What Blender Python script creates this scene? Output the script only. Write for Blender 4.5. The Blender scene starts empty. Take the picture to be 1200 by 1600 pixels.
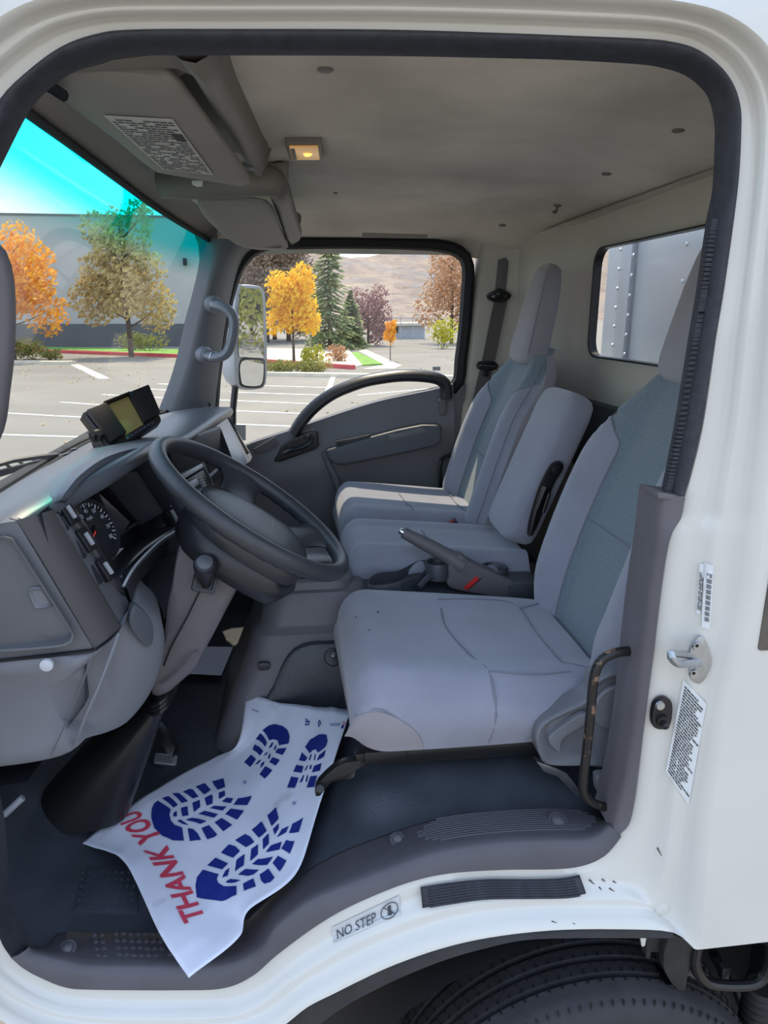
import bpy, bmesh, math, random
from mathutils import Vector, Matrix, noise
random.seed(7)
scene = bpy.context.scene
COL = scene.collection
# ------------------------------------------------------------------ camera
V = Vector
FPX = 1100.0
CAM = V((0.0, -1.0, 1.95)); YAW = math.radians(7.0); PITCH = math.radians(-15.7)
FWD = V((math.sin(YAW)*math.cos(PITCH), math.cos(YAW)*math.cos(PITCH), math.sin(PITCH)))
RGT = V((math.cos(YAW), -math.sin(YAW), 0)); UPV = RGT.cross(FWD)
cam = bpy.data.cameras.new('camera'); camo = bpy.data.objects.new('camera', cam); COL.objects.link(camo)
cam.sensor_fit = 'VERTICAL'; cam.sensor_height = 32.0; cam.sensor_width = 24.0; cam.lens = 32.0*FPX/1600.0
cam.clip_start = 0.02; cam.clip_end = 3000
M = Matrix((RGT, UPV, -FWD)).transposed().to_4x4(); M.translation = CAM
camo.matrix_world = M
scene.camera = camo
# ------------------------------------------------------------------ light
wd = bpy.data.worlds.new('sky'); scene.world = wd; wd.use_nodes = True
nt = wd.node_tree; nt.nodes.clear()
def N(t, typ, **k):
    n = t.nodes.new(typ)
    for a, b in k.items(): setattr(n, a, b)
    return n
o_ = N(nt, 'ShaderNodeOutputWorld'); bg = N(nt, 'ShaderNodeBackground'); tc = N(nt, 'ShaderNodeTexCoord')
sx = N(nt, 'ShaderNodeSeparateXYZ'); rp = N(nt, 'ShaderNodeValToRGB'); nz = N(nt, 'ShaderNodeTexNoise'); mp = N(nt, 'ShaderNodeMapping')
rc = N(nt, 'ShaderNodeValToRGB'); mx = N(nt, 'ShaderNodeMixRGB')
nt.links.new(tc.outputs['Generated'], sx.inputs[0]); nt.links.new(sx.outputs['Z'], rp.inputs[0])
e = rp.color_ramp.elements
e[0].position = 0.0; e[0].color = (0.84, 0.88, 0.93, 1); e[1].position = 0.75; e[1].color = (0.38, 0.54, 0.86, 1)
e2 = rp.color_ramp.elements.new(0.22); e2.color = (0.56, 0.71, 0.93, 1)
mp.inputs['Scale'].default_value = (1.6, 1.6, 5.0)
nt.links.new(tc.outputs['Generated'], mp.inputs[0]); nt.links.new(mp.outputs[0], nz.inputs[0])
nz.inputs['Scale'].default_value = 2.4; nz.inputs['Detail'].default_value = 7
rc.color_ramp.elements[0].position = 0.50; rc.color_ramp.elements[1].position = 0.68
nt.links.new(nz.outputs[0], rc.inputs[0]); nt.links.new(rc.outputs[0], mx.inputs[0])
nt.links.new(rp.outputs[0], mx.inputs[1]); mx.inputs[2].default_value = (0.95, 0.97, 1.0, 1)
nt.links.new(mx.outputs[0], bg.inputs[0]); bg.inputs[1].default_value = 1.25
nt.links.new(bg.outputs[0], o_.inputs[0])
sun = bpy.data.lights.new('sun', 'SUN'); suno = bpy.data.objects.new('sun', sun); COL.objects.link(suno)
sun.energy = 3.3; sun.angle = math.radians(0.6); sun.color = (1.0, 0.86, 0.64)
SUND = V((0.0, 0.45, 0.87)).normalized()
suno.rotation_euler = SUND.to_track_quat('Z', 'Y').to_euler(); suno.location = (-5, 4, 9)
vs = scene.view_settings
vs.view_transform = 'Standard'; vs.look = 'None'; vs.exposure = 0.68; vs.gamma = 1.0; vs.use_curve_mapping = False
# ------------------------------------------------------------------ helpers
GZ = -0.09     # parking lot level
def at(px, py, **k):
    d = FWD + RGT*((px-600)/FPX) + UPV*((800-py)/FPX)
    n, v = next(iter(k.items())); i = 'xyz'.index(n)
    return CAM + d*((v-CAM[i])/d[i])
def proj(p):
    v = p-CAM; d = v.dot(FWD)
    return (600+FPX*v.dot(RGT)/d, 800-FPX*v.dot(UPV)/d)
def ats(pts, y): return [at(p[0], p[1], y=(p[2] if len(p) > 2 else y)) for p in pts]
def cr(pts, n, closed=False):
    """n points along a Catmull-Rom curve, evenly spaced by arc length"""
    pts = [V(p) for p in pts]; m = len(pts); out = []
    segs = m if closed else m-1
    for s in range(segs):
        if closed: a, b, c, d = pts[(s-1) % m], pts[s], pts[(s+1) % m], pts[(s+2) % m]
        else: a, b, c, d = pts[max(s-1, 0)], pts[s], pts[s+1], pts[min(s+2, m-1)]
        for j in range(14):
            t = j/14.0
            out.append(0.5*((2*b)+(c-a)*t+(2*a-5*b+4*c-d)*t*t+(3*b-a-3*c+d)*t**3))
    out.append(pts[0].copy() if closed else pts[-1].copy())
    L = [0.0]
    for i in range(1, len(out)): L.append(L[-1]+(out[i]-out[i-1]).length)
    res = []; k = 0; cnt = n if closed else n-1
    for i in range(n):
        t = L[-1]*i/cnt
        while k < len(L)-2 and L[k+1] < t: k += 1
        q = (t-L[k])/max(L[k+1]-L[k], 1e-9)
        res.append(out[k].lerp(out[k+1], min(max(q, 0), 1)))
    return res
def crk(pts, per):
    """Catmull-Rom keeping the knots: per steps for each span (so two curves traced knot by knot stay in step)"""
    pts = [V(p) for p in pts]; m = len(pts); out = []
    for s in range(m-1):
        a, b, c, d = pts[max(s-1, 0)], pts[s], pts[s+1], pts[min(s+2, m-1)]
        for j in range(per):
            t = j/per
            out.append(0.5*((2*b)+(c-a)*t+(2*a-5*b+4*c-d)*t*t+(3*b-a-3*c+d)*t**3))
    out.append(pts[-1].copy()); return out
def sm(a, b, x):
    t = min(max((x-a)/(b-a), 0), 1); return t*t*(3-2*t)
def lerp(a, b, t): return a+(b-a)*t
class Part: pass
def mk(name, vf, mat, parent=None, angle=35, smooth=True):
    """one mesh object from (verts, faces) or a bmesh; origin at its middle"""
    me = bpy.data.meshes.new(name)
    if isinstance(vf, bmesh.types.BMesh): vf.to_mesh(me); vf.free()
    else: me.from_pydata([tuple(v) for v in vf[0]], [], [tuple(f) for f in vf[1]])
    if len(me.vertices):
        lo = V([min(v.co[i] for v in me.vertices) for i in range(3)]); hi = V([max(v.co[i] for v in me.vertices) for i in range(3)])
        c = (lo+hi)/2
        me.transform(Matrix.Translation(-c))
    else: c = V((0, 0, 0))
    bm = bmesh.new(); bm.from_mesh(me); bmesh.ops.recalc_face_normals(bm, faces=bm.faces); bm.to_mesh(me); bm.free()
    if smooth:
        me.shade_smooth()
        me.set_sharp_from_angle(angle=math.radians(angle))
    mats = mat if isinstance(mat, (list, tuple)) else [mat]
    for m in mats: me.materials.append(MAT[m] if isinstance(m, str) else m)
    ob = bpy.data.objects.new(name, me); COL.objects.link(ob); ob.location = c
    if parent is not None: setpar(ob, parent)
    return ob
def wloc(o):
    p = o.location.copy()
    return p if o.parent is None else p      # locations are kept in world space through the parent inverse
def setpar(ob, parent):
    ob.parent = parent
    # every parent here is unrotated: its world position is its own location (parent inverses cancel)
    ob.matrix_parent_inverse = Matrix.Translation(-wloc(parent))
def tag(o, label, cat, group=None, kind=None):
    if label: o['label'] = label
    if cat: o['category'] = cat
    if group: o['group'] = group
    if kind: o['kind'] = kind
    return o
def struct(o, label, cat='structure'):
    o['kind'] = 'structure'; o['label'] = label; o['category'] = cat; return o
def thing(name, label, cat, loc, group=None):
    o = bpy.data.objects.new(name, None); COL.objects.link(o); o.location = loc
    o.empty_display_size = 0.05
    return tag(o, label, cat, group)
def loft(loops, cap=True, closed=True, ring=False):
    n = len(loops[0]); v = [p for l in loops for p in l]; f = []
    m = len(loops)
    for i in range(m if ring else m-1):
        i2 = (i+1) % m
        for j in range(n if closed else n-1):
            k = (j+1) % n
            f.append((i*n+j, i*n+k, i2*n+k, i2*n+j))
    if cap and not ring and closed:
        f.append(tuple(range(n-1, -1, -1))); f.append(tuple((m-1)*n+j for j in range(n)))
    return v, f
def bev(vf, off, seg=2, ang=25):
    bm = bmesh.new(); vs_ = [bm.verts.new(p) for p in vf[0]]
    for f in vf[1]:
        try: bm.faces.new([vs_[i] for i in f])
        except ValueError: pass
    bmesh.ops.remove_doubles(bm, verts=bm.verts, dist=1e-5)
    bmesh.ops.recalc_face_normals(bm, faces=bm.faces)
    es = [e for e in bm.edges if len(e.link_faces) == 2 and e.calc_face_angle(0) > math.radians(ang)]
    if off > 0 and es: bmesh.ops.bevel(bm, geom=es, offset=off, segments=seg, profile=0.6, affect='EDGES', clamp_overlap=True)
    return bm
def slab(loop, th, off=0.003, seg=2):
    th = V(th); return bev(loft([loop, [p+th for p in loop]]), off, seg)
def box(c, s, off=0.002, seg=2, rot=None):
    c = V(c); sx_, sy_, sz_ = [q/2 for q in s]
    l = [V((a*sx_, b*sy_, -sz_)) for a, b in ((-1, -1), (1, -1), (1, 1), (-1, 1))]
    h = [p+V((0, 0, 2*sz_)) for p in l]
    vf = loft([l, h])
    vs2 = [((rot @ p) if rot is not None else p)+c for p in vf[0]]
    return bev((vs2, vf[1]), off, seg)
def frames(path):
    """parallel-transport frames"""
    n = len(path); T = [(path[min(i+1, n-1)]-path[max(i-1, 0)]).normalized() for i in range(n)]
    a = V((0, 0, 1)) if abs(T[0].z) < 0.9 else V((1, 0, 0))
    u = (a-T[0]*a.dot(T[0])).normalized(); out = []
    for i in range(n):
        u = (u-T[i]*u.dot(T[i])).normalized(); out.append((T[i], u, T[i].cross(u)))
    return out
def tube(path, r, k=10, closed=False, rr=None, flat=1.0):
    path = [V(p) for p in path]; n = len(path); loops = []
    if closed:
        T = [(path[(i+1) % n]-path[i-1]).normalized() for i in range(n)]
        nrm = V((0, 0, 0))
        cen = sum(path, V((0, 0, 0)))/n
        for i in range(n): nrm += (path[i]-cen).cross(path[(i+1) % n]-cen)
        nrm.normalize()
        fr = [(T[i], nrm, T[i].cross(nrm)) for i in range(n)]
    else: fr = frames(path)
    for i in range(n):
        q = rr[i] if rr else r
        loops.append([path[i]+fr[i][1]*(q*flat*math.cos(2*math.pi*j/k))+fr[i][2]*(q*math.sin(2*math.pi*j/k)) for j in range(k)])
    return loft(loops, cap=not closed, ring=closed)
def strap(path, w, th, side):
    """flat band along a path; side = width direction"""
    path = [V(p) for p in path]; loops = []
    fr = frames(path)
    for i, p in enumerate(path):
        s = V(side); s = (s-fr[i][0]*s.dot(fr[i][0])).normalized(); q = fr[i][0].cross(s)
        loops.append([p+s*w/2+q*th/2, p-s*w/2+q*th/2, p-s*w/2-q*th/2, p+s*w/2-q*th/2])
    return loft(loops)
def lathe(prof, c, axis, k=24, cap=True):
    c = V(c); ax = V(axis).normalized(); a = V((0, 0, 1)) if abs(ax.z) < 0.9 else V((1, 0, 0))
    u = (a-ax*a.dot(ax)).normalized(); w = ax.cross(u)
    loops = [[c+ax*h+(u*math.cos(2*math.pi*j/k)+w*math.sin(2*math.pi*j/k))*max(r, 1e-4) for j in range(k)] for r, h in prof]
    return loft(loops, cap=cap)
def join(*vfs):
    v = []; f = []
    for a in vfs:
        if isinstance(a, bmesh.types.BMesh):
            a.verts.index_update(); av = [q.co.copy() for q in a.verts]; af = [[q.index for q in g.verts] for g in a.faces]; a.free(); a = (av, af)
        o = len(v); v += list(a[0]); f += [tuple(i+o for i in g) for g in a[1]]
    return v, f
def sheet(A, B, n=8, fn=None, th=None):
    """surface between two curves with the same number of points; fn(s,t) gives an offset"""
    g = []
    for i in range(n+1):
        t = i/n
        g.append([a.lerp(b, t)+(fn(j/(len(A)-1), t) if fn else V((0, 0, 0))) for j, (a, b) in enumerate(zip(A, B))])
    return loft(g, cap=False, closed=False)
def solid(ob, th, off=0):
    m = ob.modifiers.new('thickness', 'SOLIDIFY'); m.thickness = th; m.offset = off; return ob
def rrect(hw, hh, r, k=5):
    out = []
    for cx, cy, a0 in ((hw-r, hh-r, 0), (-hw+r, hh-r, 90), (-hw+r, -hh+r, 180), (hw-r, -hh+r, 270)):
        for i in range(k+1):
            a = math.radians(a0+90*i/k); out.append((cx+r*math.cos(a), cy+r*math.sin(a)))
    return out
def frame3(n, up=(0, 0, 1)):
    n = V(n).normalized(); u = V(up); u = (u-n*u.dot(n)).normalized(); return u.cross(n), u, n   # right, up, normal
def plane_loop(c, n, loop2, up=(0, 0, 1)):
    r, u, nn = frame3(n, up); return [V(c)+r*a+u*b for a, b in loop2]
def rslab(c, n, hw, hh, r, th, up=(0, 0, 1), off=0.002, seg=2):
    """rounded rectangular plate, front face at c facing n, thickness th behind it"""
    l = plane_loop(c, n, rrect(hw, hh, r), up); return slab(l, -V(n).normalized()*th, off, seg)
def grow(loop, d):
    c = sum(loop, V((0, 0, 0)))/len(loop); return [p+(p-c).normalized()*d for p in loop]
def text_mesh(body, size=1.0, bold=0.0):
    cu = bpy.data.curves.new('lettering', 'FONT'); cu.body = body; cu.size = size; cu.resolution_u = 3; cu.offset = bold
    ob = bpy.data.objects.new('lettering', cu); COL.objects.link(ob)
    dg = bpy.context.evaluated_depsgraph_get(); me = bpy.data.meshes.new_from_object(ob.evaluated_get(dg))
    v = [p.co.copy() for p in me.vertices]; f = [tuple(p.vertices) for p in me.polygons]
    bpy.data.objects.remove(ob); bpy.data.curves.remove(cu); bpy.data.meshes.remove(me)
    return v, f
# ------------------------------------------------------------------ materials
MAT = {}
def sr(r, g, b):
    return tuple(((c/255)/12.92 if c/255 <= 0.04045 else ((c/255+0.055)/1.055)**2.4) for c in (r, g, b))
def mat(name, col, rough=0.5, metal=0.0, var=0.0, vscale=30, bump=0.0, bscale=200, spec=0.5, coat=0.0, emit=0.0, detail=4, sheen=0.0, col2=None, thr=None, trans=0):
    m = bpy.data.materials.new(name); m.use_nodes = True; t = m.node_tree; b = t.nodes['Principled BSDF']
    b.inputs['Base Color'].default_value = (*col, 1); b.inputs['Roughness'].default_value = rough; b.inputs['Metallic'].default_value = metal
    b.inputs['Specular IOR Level'].default_value = spec; b.inputs['Coat Weight'].default_value = coat; b.inputs['Coat Roughness'].default_value = 0.08
    if sheen: b.inputs['Sheen Weight'].default_value = sheen; b.inputs['Sheen Roughness'].default_value = 0.6
    if emit: b.inputs['Emission Color'].default_value = (*col, 1); b.inputs['Emission Strength'].default_value = emit
    tcn = N(t, 'ShaderNodeTexCoord')
    if var or col2:
        n = N(t, 'ShaderNodeTexNoise'); n.inputs['Scale'].default_value = vscale; n.inputs['Detail'].default_value = detail
        r = N(t, 'ShaderNodeValToRGB'); t.links.new(tcn.outputs['Object'], n.inputs[0]); t.links.new(n.outputs[0], r.inputs[0])
        lo, hi = thr if thr else (0.3, 0.7)
        r.color_ramp.elements[0].position = lo; r.color_ramp.elements[1].position = hi
        c1 = tuple(max(c*(1-var), 0) for c in col); c2 = col2 if col2 else tuple(min(c*(1+var), 1) for c in col)
        r.color_ramp.elements[0].color = (*c1, 1); r.color_ramp.elements[1].color = (*c2, 1)
        t.links.new(r.outputs[0], b.inputs['Base Color'])
    if bump:
        n2 = N(t, 'ShaderNodeTexNoise'); n2.inputs['Scale'].default_value = bscale; n2.inputs['Detail'].default_value = 3
        bp = N(t, 'ShaderNodeBump'); bp.inputs['Strength'].default_value = bump; bp.inputs['Distance'].default_value = 0.002
        t.links.new(tcn.outputs['Object'], n2.inputs[0]); t.links.new(n2.outputs[0], bp.inputs['Height']); t.links.new(bp.outputs[0], b.inputs['Normal'])
    MAT[name] = m; return m
mat('body_white', (0.66, 0.645, 0.59), 0.30, coat=0.6, var=0.03, vscale=4)
mat('rubber_seal', (0.030, 0.031, 0.040), 0.62, bump=0.3, bscale=400, var=0.25, vscale=60)
mat('taupe_plastic', (0.125, 0.115, 0.125), 0.5, bump=0.15, bscale=900, var=0.06, vscale=12)
mat('sill_plastic', (0.085, 0.080, 0.092), 0.45, bump=0.2, bscale=800, var=0.10, vscale=10)
mat('dash_top', (0.075, 0.083, 0.096), 0.34, bump=0.15, bscale=900)
mat('dash_dark', (0.020, 0.021, 0.026), 0.35, bump=0.1, bscale=900)
mat('dash_grey', (0.105, 0.110, 0.122), 0.45, bump=0.12, bscale=900, var=0.04, vscale=8)
mat('dash_band', (0.062, 0.057, 0.058), 0.5, bump=0.12, bscale=900)
mat('dash_lower', (0.155, 0.160, 0.178), 0.48, bump=0.12, bscale=900, var=0.04, vscale=8)
mat('silver_trim', (0.42, 0.44, 0.47), 0.35, metal=0.3)
mat('wheel_rubber', (0.038, 0.040, 0.047), 0.40, bump=0.18, bscale=700, var=0.15, vscale=20)
mat('black_plastic', (0.010, 0.010, 0.012), 0.35)
mat('black_gloss', (0.006, 0.006, 0.008), 0.08)
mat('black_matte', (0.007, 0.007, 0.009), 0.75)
mat('black_paint', (0.012, 0.012, 0.013), 0.35, bump=0.1, bscale=300)
mat('worn_paint', (0.012, 0.011, 0.011), 0.42, col2=(0.20, 0.12, 0.075), vscale=45, thr=(0.60, 0.66), bump=0.3, bscale=300, detail=8)
mat('chrome', (0.75, 0.76, 0.78), 0.12, metal=1.0)
mat('mirror', (0.80, 0.82, 0.84), 0.015, metal=1.0)
mat('steel', (0.48, 0.50, 0.52), 0.35, metal=0.9, var=0.15, vscale=60)
mat('floor_vinyl', (0.045, 0.052, 0.064), 0.32, bump=0.55, bscale=330, var=0.2, vscale=9)
mat('hump_plastic', (0.135, 0.130, 0.145), 0.45, bump=0.12, bscale=900)
mat('console_plastic', (0.055, 0.060, 0.072), 0.42, bump=0.12, bscale=900)
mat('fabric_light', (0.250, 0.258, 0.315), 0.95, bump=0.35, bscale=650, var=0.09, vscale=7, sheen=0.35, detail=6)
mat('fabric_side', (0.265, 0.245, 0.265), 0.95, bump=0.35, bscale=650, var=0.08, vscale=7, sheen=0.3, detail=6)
mat('fabric_dark', (0.115, 0.112, 0.130), 0.95, bump=0.35, bscale=650, var=0.08, vscale=7, sheen=0.2)  # darker cloth for the backrest shell
mat('seam_thread', (0.20, 0.20, 0.24), 0.9)
mat('headliner', (0.62, 0.56, 0.48), 0.97, bump=0.5, bscale=420, var=0.24, vscale=3.0, detail=9)
mat('roof_plastic', (0.175, 0.160, 0.142), 0.5, bump=0.1, bscale=800, var=0.05, vscale=8)
mat('visor_vinyl', (0.26, 0.24, 0.215), 0.6, bump=0.15, bscale=500, var=0.05, vscale=8)
mat('pillar_plastic', (0.155, 0.160, 0.172), 0.5, bump=0.1, bscale=900, var=0.03, vscale=6)
mat('wall_plastic', (0.48, 0.445, 0.385), 0.5, bump=0.1, bscale=800, var=0.04, vscale=6)
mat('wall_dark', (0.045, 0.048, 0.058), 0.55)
mat('door_grey', (0.155, 0.152, 0.165), 0.5, bump=0.12, bscale=900, var=0.04, vscale=6)
mat('door_blue', (0.085, 0.094, 0.112), 0.45, bump=0.12, bscale=900)
mat('handle_grey', (0.21, 0.22, 0.25), 0.4)
mat('belt_web', (0.085, 0.074, 0.068), 0.7, bump=0.4, bscale=900)
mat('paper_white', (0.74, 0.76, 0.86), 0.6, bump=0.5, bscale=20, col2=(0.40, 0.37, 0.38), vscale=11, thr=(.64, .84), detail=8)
mat('ink_blue', (0.012, 0.028, 0.22), 0.5)
mat('ink_red', (0.62, 0.055, 0.10), 0.55)
mat('ink_pale', (0.30, 0.36, 0.55), 0.6)
mat('sticker_white', (0.70, 0.72, 0.72), 0.4)
mat('sticker_grey', (0.50, 0.52, 0.55), 0.45)
mat('visor_label', (0.50, 0.49, 0.46), 0.5)
mat('sticker_clear', (0.56, 0.575, 0.575), 0.25)
mat('ink_black', (0.03, 0.03, 0.035), 0.5)
mat('gauge_face', (0.008, 0.009, 0.013), 0.5)
mat('gauge_mark', (0.55, 0.60, 0.66), 0.5)
mat('needle_red', (0.80, 0.05, 0.04), 0.5)
mat('screen', (0.27, 0.21, 0.075), 0.25, spec=0.6)
mat('tire_rubber', (0.030, 0.029, 0.032), 0.65, bump=0.25, bscale=120, var=0.25, vscale=14)
mat('tire_side', (0.035, 0.031, 0.029), 0.7, bump=0.15, bscale=90)
mat('arch_rubber', (0.026, 0.024, 0.024), 0.7, bump=0.3, bscale=120, var=0.25, vscale=20)
mat('mud_grey', (0.10, 0.085, 0.068), 0.75, var=0.3, vscale=12)
mat('lamp_amber', (1.0, 0.50, 0.12), 0.3, emit=1.1)
mat('lamp_clear', (0.62, 0.34, 0.12), 0.25, emit=0.25)
mat('red_plastic', (0.60, 0.03, 0.03), 0.35)
mat('cushion_red', (0.45, 0.05, 0.05), 0.4)
# outdoors
mat('asphalt', (0.235, 0.215, 0.18), 0.9, var=0.13, vscale=0.35, bump=0.3, bscale=60, detail=9)
mat('line_paint', (0.68, 0.66, 0.58), 0.7, var=0.08, vscale=3)
mat('kerb_red', (0.55, 0.075, 0.075), 0.6, var=0.15, vscale=1.5)
mat('kerb_concrete', (0.62, 0.56, 0.43), 0.8, var=0.1, vscale=2)
mat('grass', (0.17, 0.33, 0.05), 0.9, var=0.3, vscale=2.5)
mat('wall_grey', (0.43, 0.43, 0.41), 0.85, var=0.05, vscale=0.5)
mat('wall_charcoal', (0.115, 0.118, 0.125), 0.85, var=0.08, vscale=0.8)
mat('box_white', (0.42, 0.46, 0.50), 0.3, coat=0.3, var=0.06, vscale=2)
mat('bark', (0.10, 0.075, 0.055), 0.9, var=0.3, vscale=8)
mat('leaf_orange', (0.92, 0.40, 0.06), 0.8, var=0.2, vscale=3, col2=(1.0, 0.58, 0.07))
mat('leaf_yellow', (0.98, 0.56, 0.02), 0.8, var=0.15, vscale=3, col2=(1.0, 0.74, 0.06))
mat('leaf_olive', (0.52, 0.42, 0.18), 0.85, var=0.30, vscale=2, col2=(0.72, 0.58, 0.26))
mat('leaf_spruce', (0.075, 0.14, 0.055), 0.85, var=0.35, vscale=2, col2=(0.40, 0.42, 0.14))
mat('leaf_plum', (0.36, 0.20, 0.19), 0.85, var=0.25, vscale=2)
mat('leaf_russet', (0.55, 0.31, 0.17), 0.85, var=0.25, vscale=2, col2=(0.68, 0.42, 0.24))
mat('leaf_brown', (0.27, 0.19, 0.13), 0.85, var=0.3, vscale=1.2)
mat('leaf_green', (0.22, 0.27, 0.075), 0.85, var=0.35, vscale=3, col2=(0.46, 0.42, 0.10))
mat('leaf_lime', (0.55, 0.52, 0.05), 0.85, var=0.2, vscale=3)
mat('hill', (0.25, 0.195, 0.165), 0.95, var=0.25, vscale=0.05, col2=(0.33, 0.25, 0.18), detail=12)
mat('fallen_leaf', (0.75, 0.55, 0.25), 0.8, var=0.3, vscale=0.8)
def fabric_insert():
    m = mat('fabric_insert', (0.125, 0.165, 0.20), 0.9, sheen=0.3); t = m.node_tree; b = t.nodes['Principled BSDF']
    tcn = N(t, 'ShaderNodeTexCoord'); vo = N(t, 'ShaderNodeTexVoronoi'); vo.inputs['Scale'].default_value = 260; vo.inputs['Randomness'].default_value = 0.6
    r = N(t, 'ShaderNodeValToRGB'); r.color_ramp.elements[0].position = 0.25; r.color_ramp.elements[1].position = 0.5
    r.color_ramp.elements[0].color = (0.105, 0.140, 0.168, 1); r.color_ramp.elements[1].color = (0.150, 0.195, 0.225, 1)
    t.links.new(tcn.outputs['Object'], vo.inputs['Vector']); t.links.new(vo.outputs['Distance'], r.inputs[0]); t.links.new(r.outputs[0], b.inputs['Base Color'])
    bp = N(t, 'ShaderNodeBump'); bp.inputs['Strength'].default_value = 0.3; bp.inputs['Distance'].default_value = 0.002
    t.links.new(vo.outputs['Distance'], bp.inputs['Height']); t.links.new(bp.outputs[0], b.inputs['Normal'])
fabric_insert()
def hill_mat():
    m = MAT['hill']; t = m.node_tree; b = t.nodes['Principled BSDF']; tcn = N(t, 'ShaderNodeTexCoord')
    def lay(scale, lo, hi, c, prev, off):
        mp_ = N(t, 'ShaderNodeMapping'); mp_.inputs['Location'].default_value = (off, off*.7, 0); mp_.inputs['Scale'].default_value = (1, .55, 2.2)
        n = N(t, 'ShaderNodeTexNoise'); n.inputs['Scale'].default_value = scale; n.inputs['Detail'].default_value = 10; n.inputs['Roughness'].default_value = .68
        r = N(t, 'ShaderNodeValToRGB'); r.color_ramp.elements[0].position = lo; r.color_ramp.elements[1].position = hi
        x = N(t, 'ShaderNodeMixRGB'); t.links.new(tcn.outputs['Object'], mp_.inputs[0]); t.links.new(mp_.outputs[0], n.inputs[0]); t.links.new(n.outputs[0], r.inputs[0]); t.links.new(r.outputs[0], x.inputs[0])
        t.links.new(prev, x.inputs[1]); x.inputs[2].default_value = (*c, 1); return x.outputs[0]
    p = b.inputs['Base Color'].links[0].from_socket
    p = lay(.03, .52, .70, (0.19, 0.20, 0.215), p, 11); p = lay(.07, .54, .74, (0.33, 0.27, 0.16), p, 37); p = lay(.16, .50, .66, (0.15, 0.115, 0.10), p, 71)
    t.links.new(p, b.inputs['Base Color'])
hill_mat()
def leafmix(name):
    """thin leaves let some light through"""
    m = MAT[name]; t = m.node_tree; b = t.nodes['Principled BSDF']; o = t.nodes['Material Output']
    tr = N(t, 'ShaderNodeBsdfTranslucent'); ms = N(t, 'ShaderNodeMixShader'); ms.inputs[0].default_value = 0.35
    src = b.inputs['Base Color'].links[0].from_socket if b.inputs['Base Color'].links else None
    if src: t.links.new(src, tr.inputs[0])
    t.links.new(b.outputs[0], ms.inputs[1]); t.links.new(tr.outputs[0], ms.inputs[2]); t.links.new(ms.outputs[0], o.inputs[0])
for q in ('leaf_orange', 'leaf_yellow', 'leaf_olive', 'leaf_plum', 'leaf_russet', 'leaf_lime', 'leaf_green'): leafmix(q)
def glass(name, tint=(0.97, 0.985, 0.98), refl=0.06, band=None):
    m = bpy.data.materials.new(name); m.use_nodes = True; t = m.node_tree; t.nodes.clear()
    o = N(t, 'ShaderNodeOutputMaterial'); tr = N(t, 'ShaderNodeBsdfTransparent'); gl = N(t, 'ShaderNodeBsdfGlossy'); ms = N(t, 'ShaderNodeMixShader')
    gl.inputs['Roughness'].default_value = 0.03; tr.inputs[0].default_value = (*tint, 1)
    lw = N(t, 'ShaderNodeLayerWeight'); lw.inputs[0].default_value = 0.5
    pw = N(t, 'ShaderNodeMath', operation='POWER'); pw.inputs[1].default_value = 5.0
    fr = N(t, 'ShaderNodeMath', operation='MULTIPLY_ADD'); fr.inputs[1].default_value = 0.55; fr.inputs[2].default_value = refl*.5
    t.links.new(lw.outputs['Facing'], pw.inputs[0]); t.links.new(pw.outputs[0], fr.inputs[0])
    t.links.new(fr.outputs[0], ms.inputs[0]); t.links.new(tr.outputs[0], ms.inputs[1]); t.links.new(gl.outputs[0], ms.inputs[2]); t.links.new(ms.outputs[0], o.inputs[0])
    if band:   # the shade band dyed into the top of the windshield
        tcn = N(t, 'ShaderNodeTexCoord'); s = N(t, 'ShaderNodeSeparateXYZ'); r = N(t, 'ShaderNodeMapRange')
        r.inputs['From Min'].default_value = band[0]; r.inputs['From Max'].default_value = band[1]; r.interpolation_type = 'SMOOTHSTEP'
        c = N(t, 'ShaderNodeMixRGB'); c.inputs[1].default_value = (*tint, 1); c.inputs[2].default_value = (*band[2], 1)
        t.links.new(tcn.outputs['Object'], s.inputs[0]); t.links.new(s.outputs['Z'], r.inputs[0]); t.links.new(r.outputs[0], c.inputs[0]); t.links.new(c.outputs[0], tr.inputs[0])
    MAT[name] = m
glass('pane'); glass('gauge_lens', (0.95, 0.97, 1.0))
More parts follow.
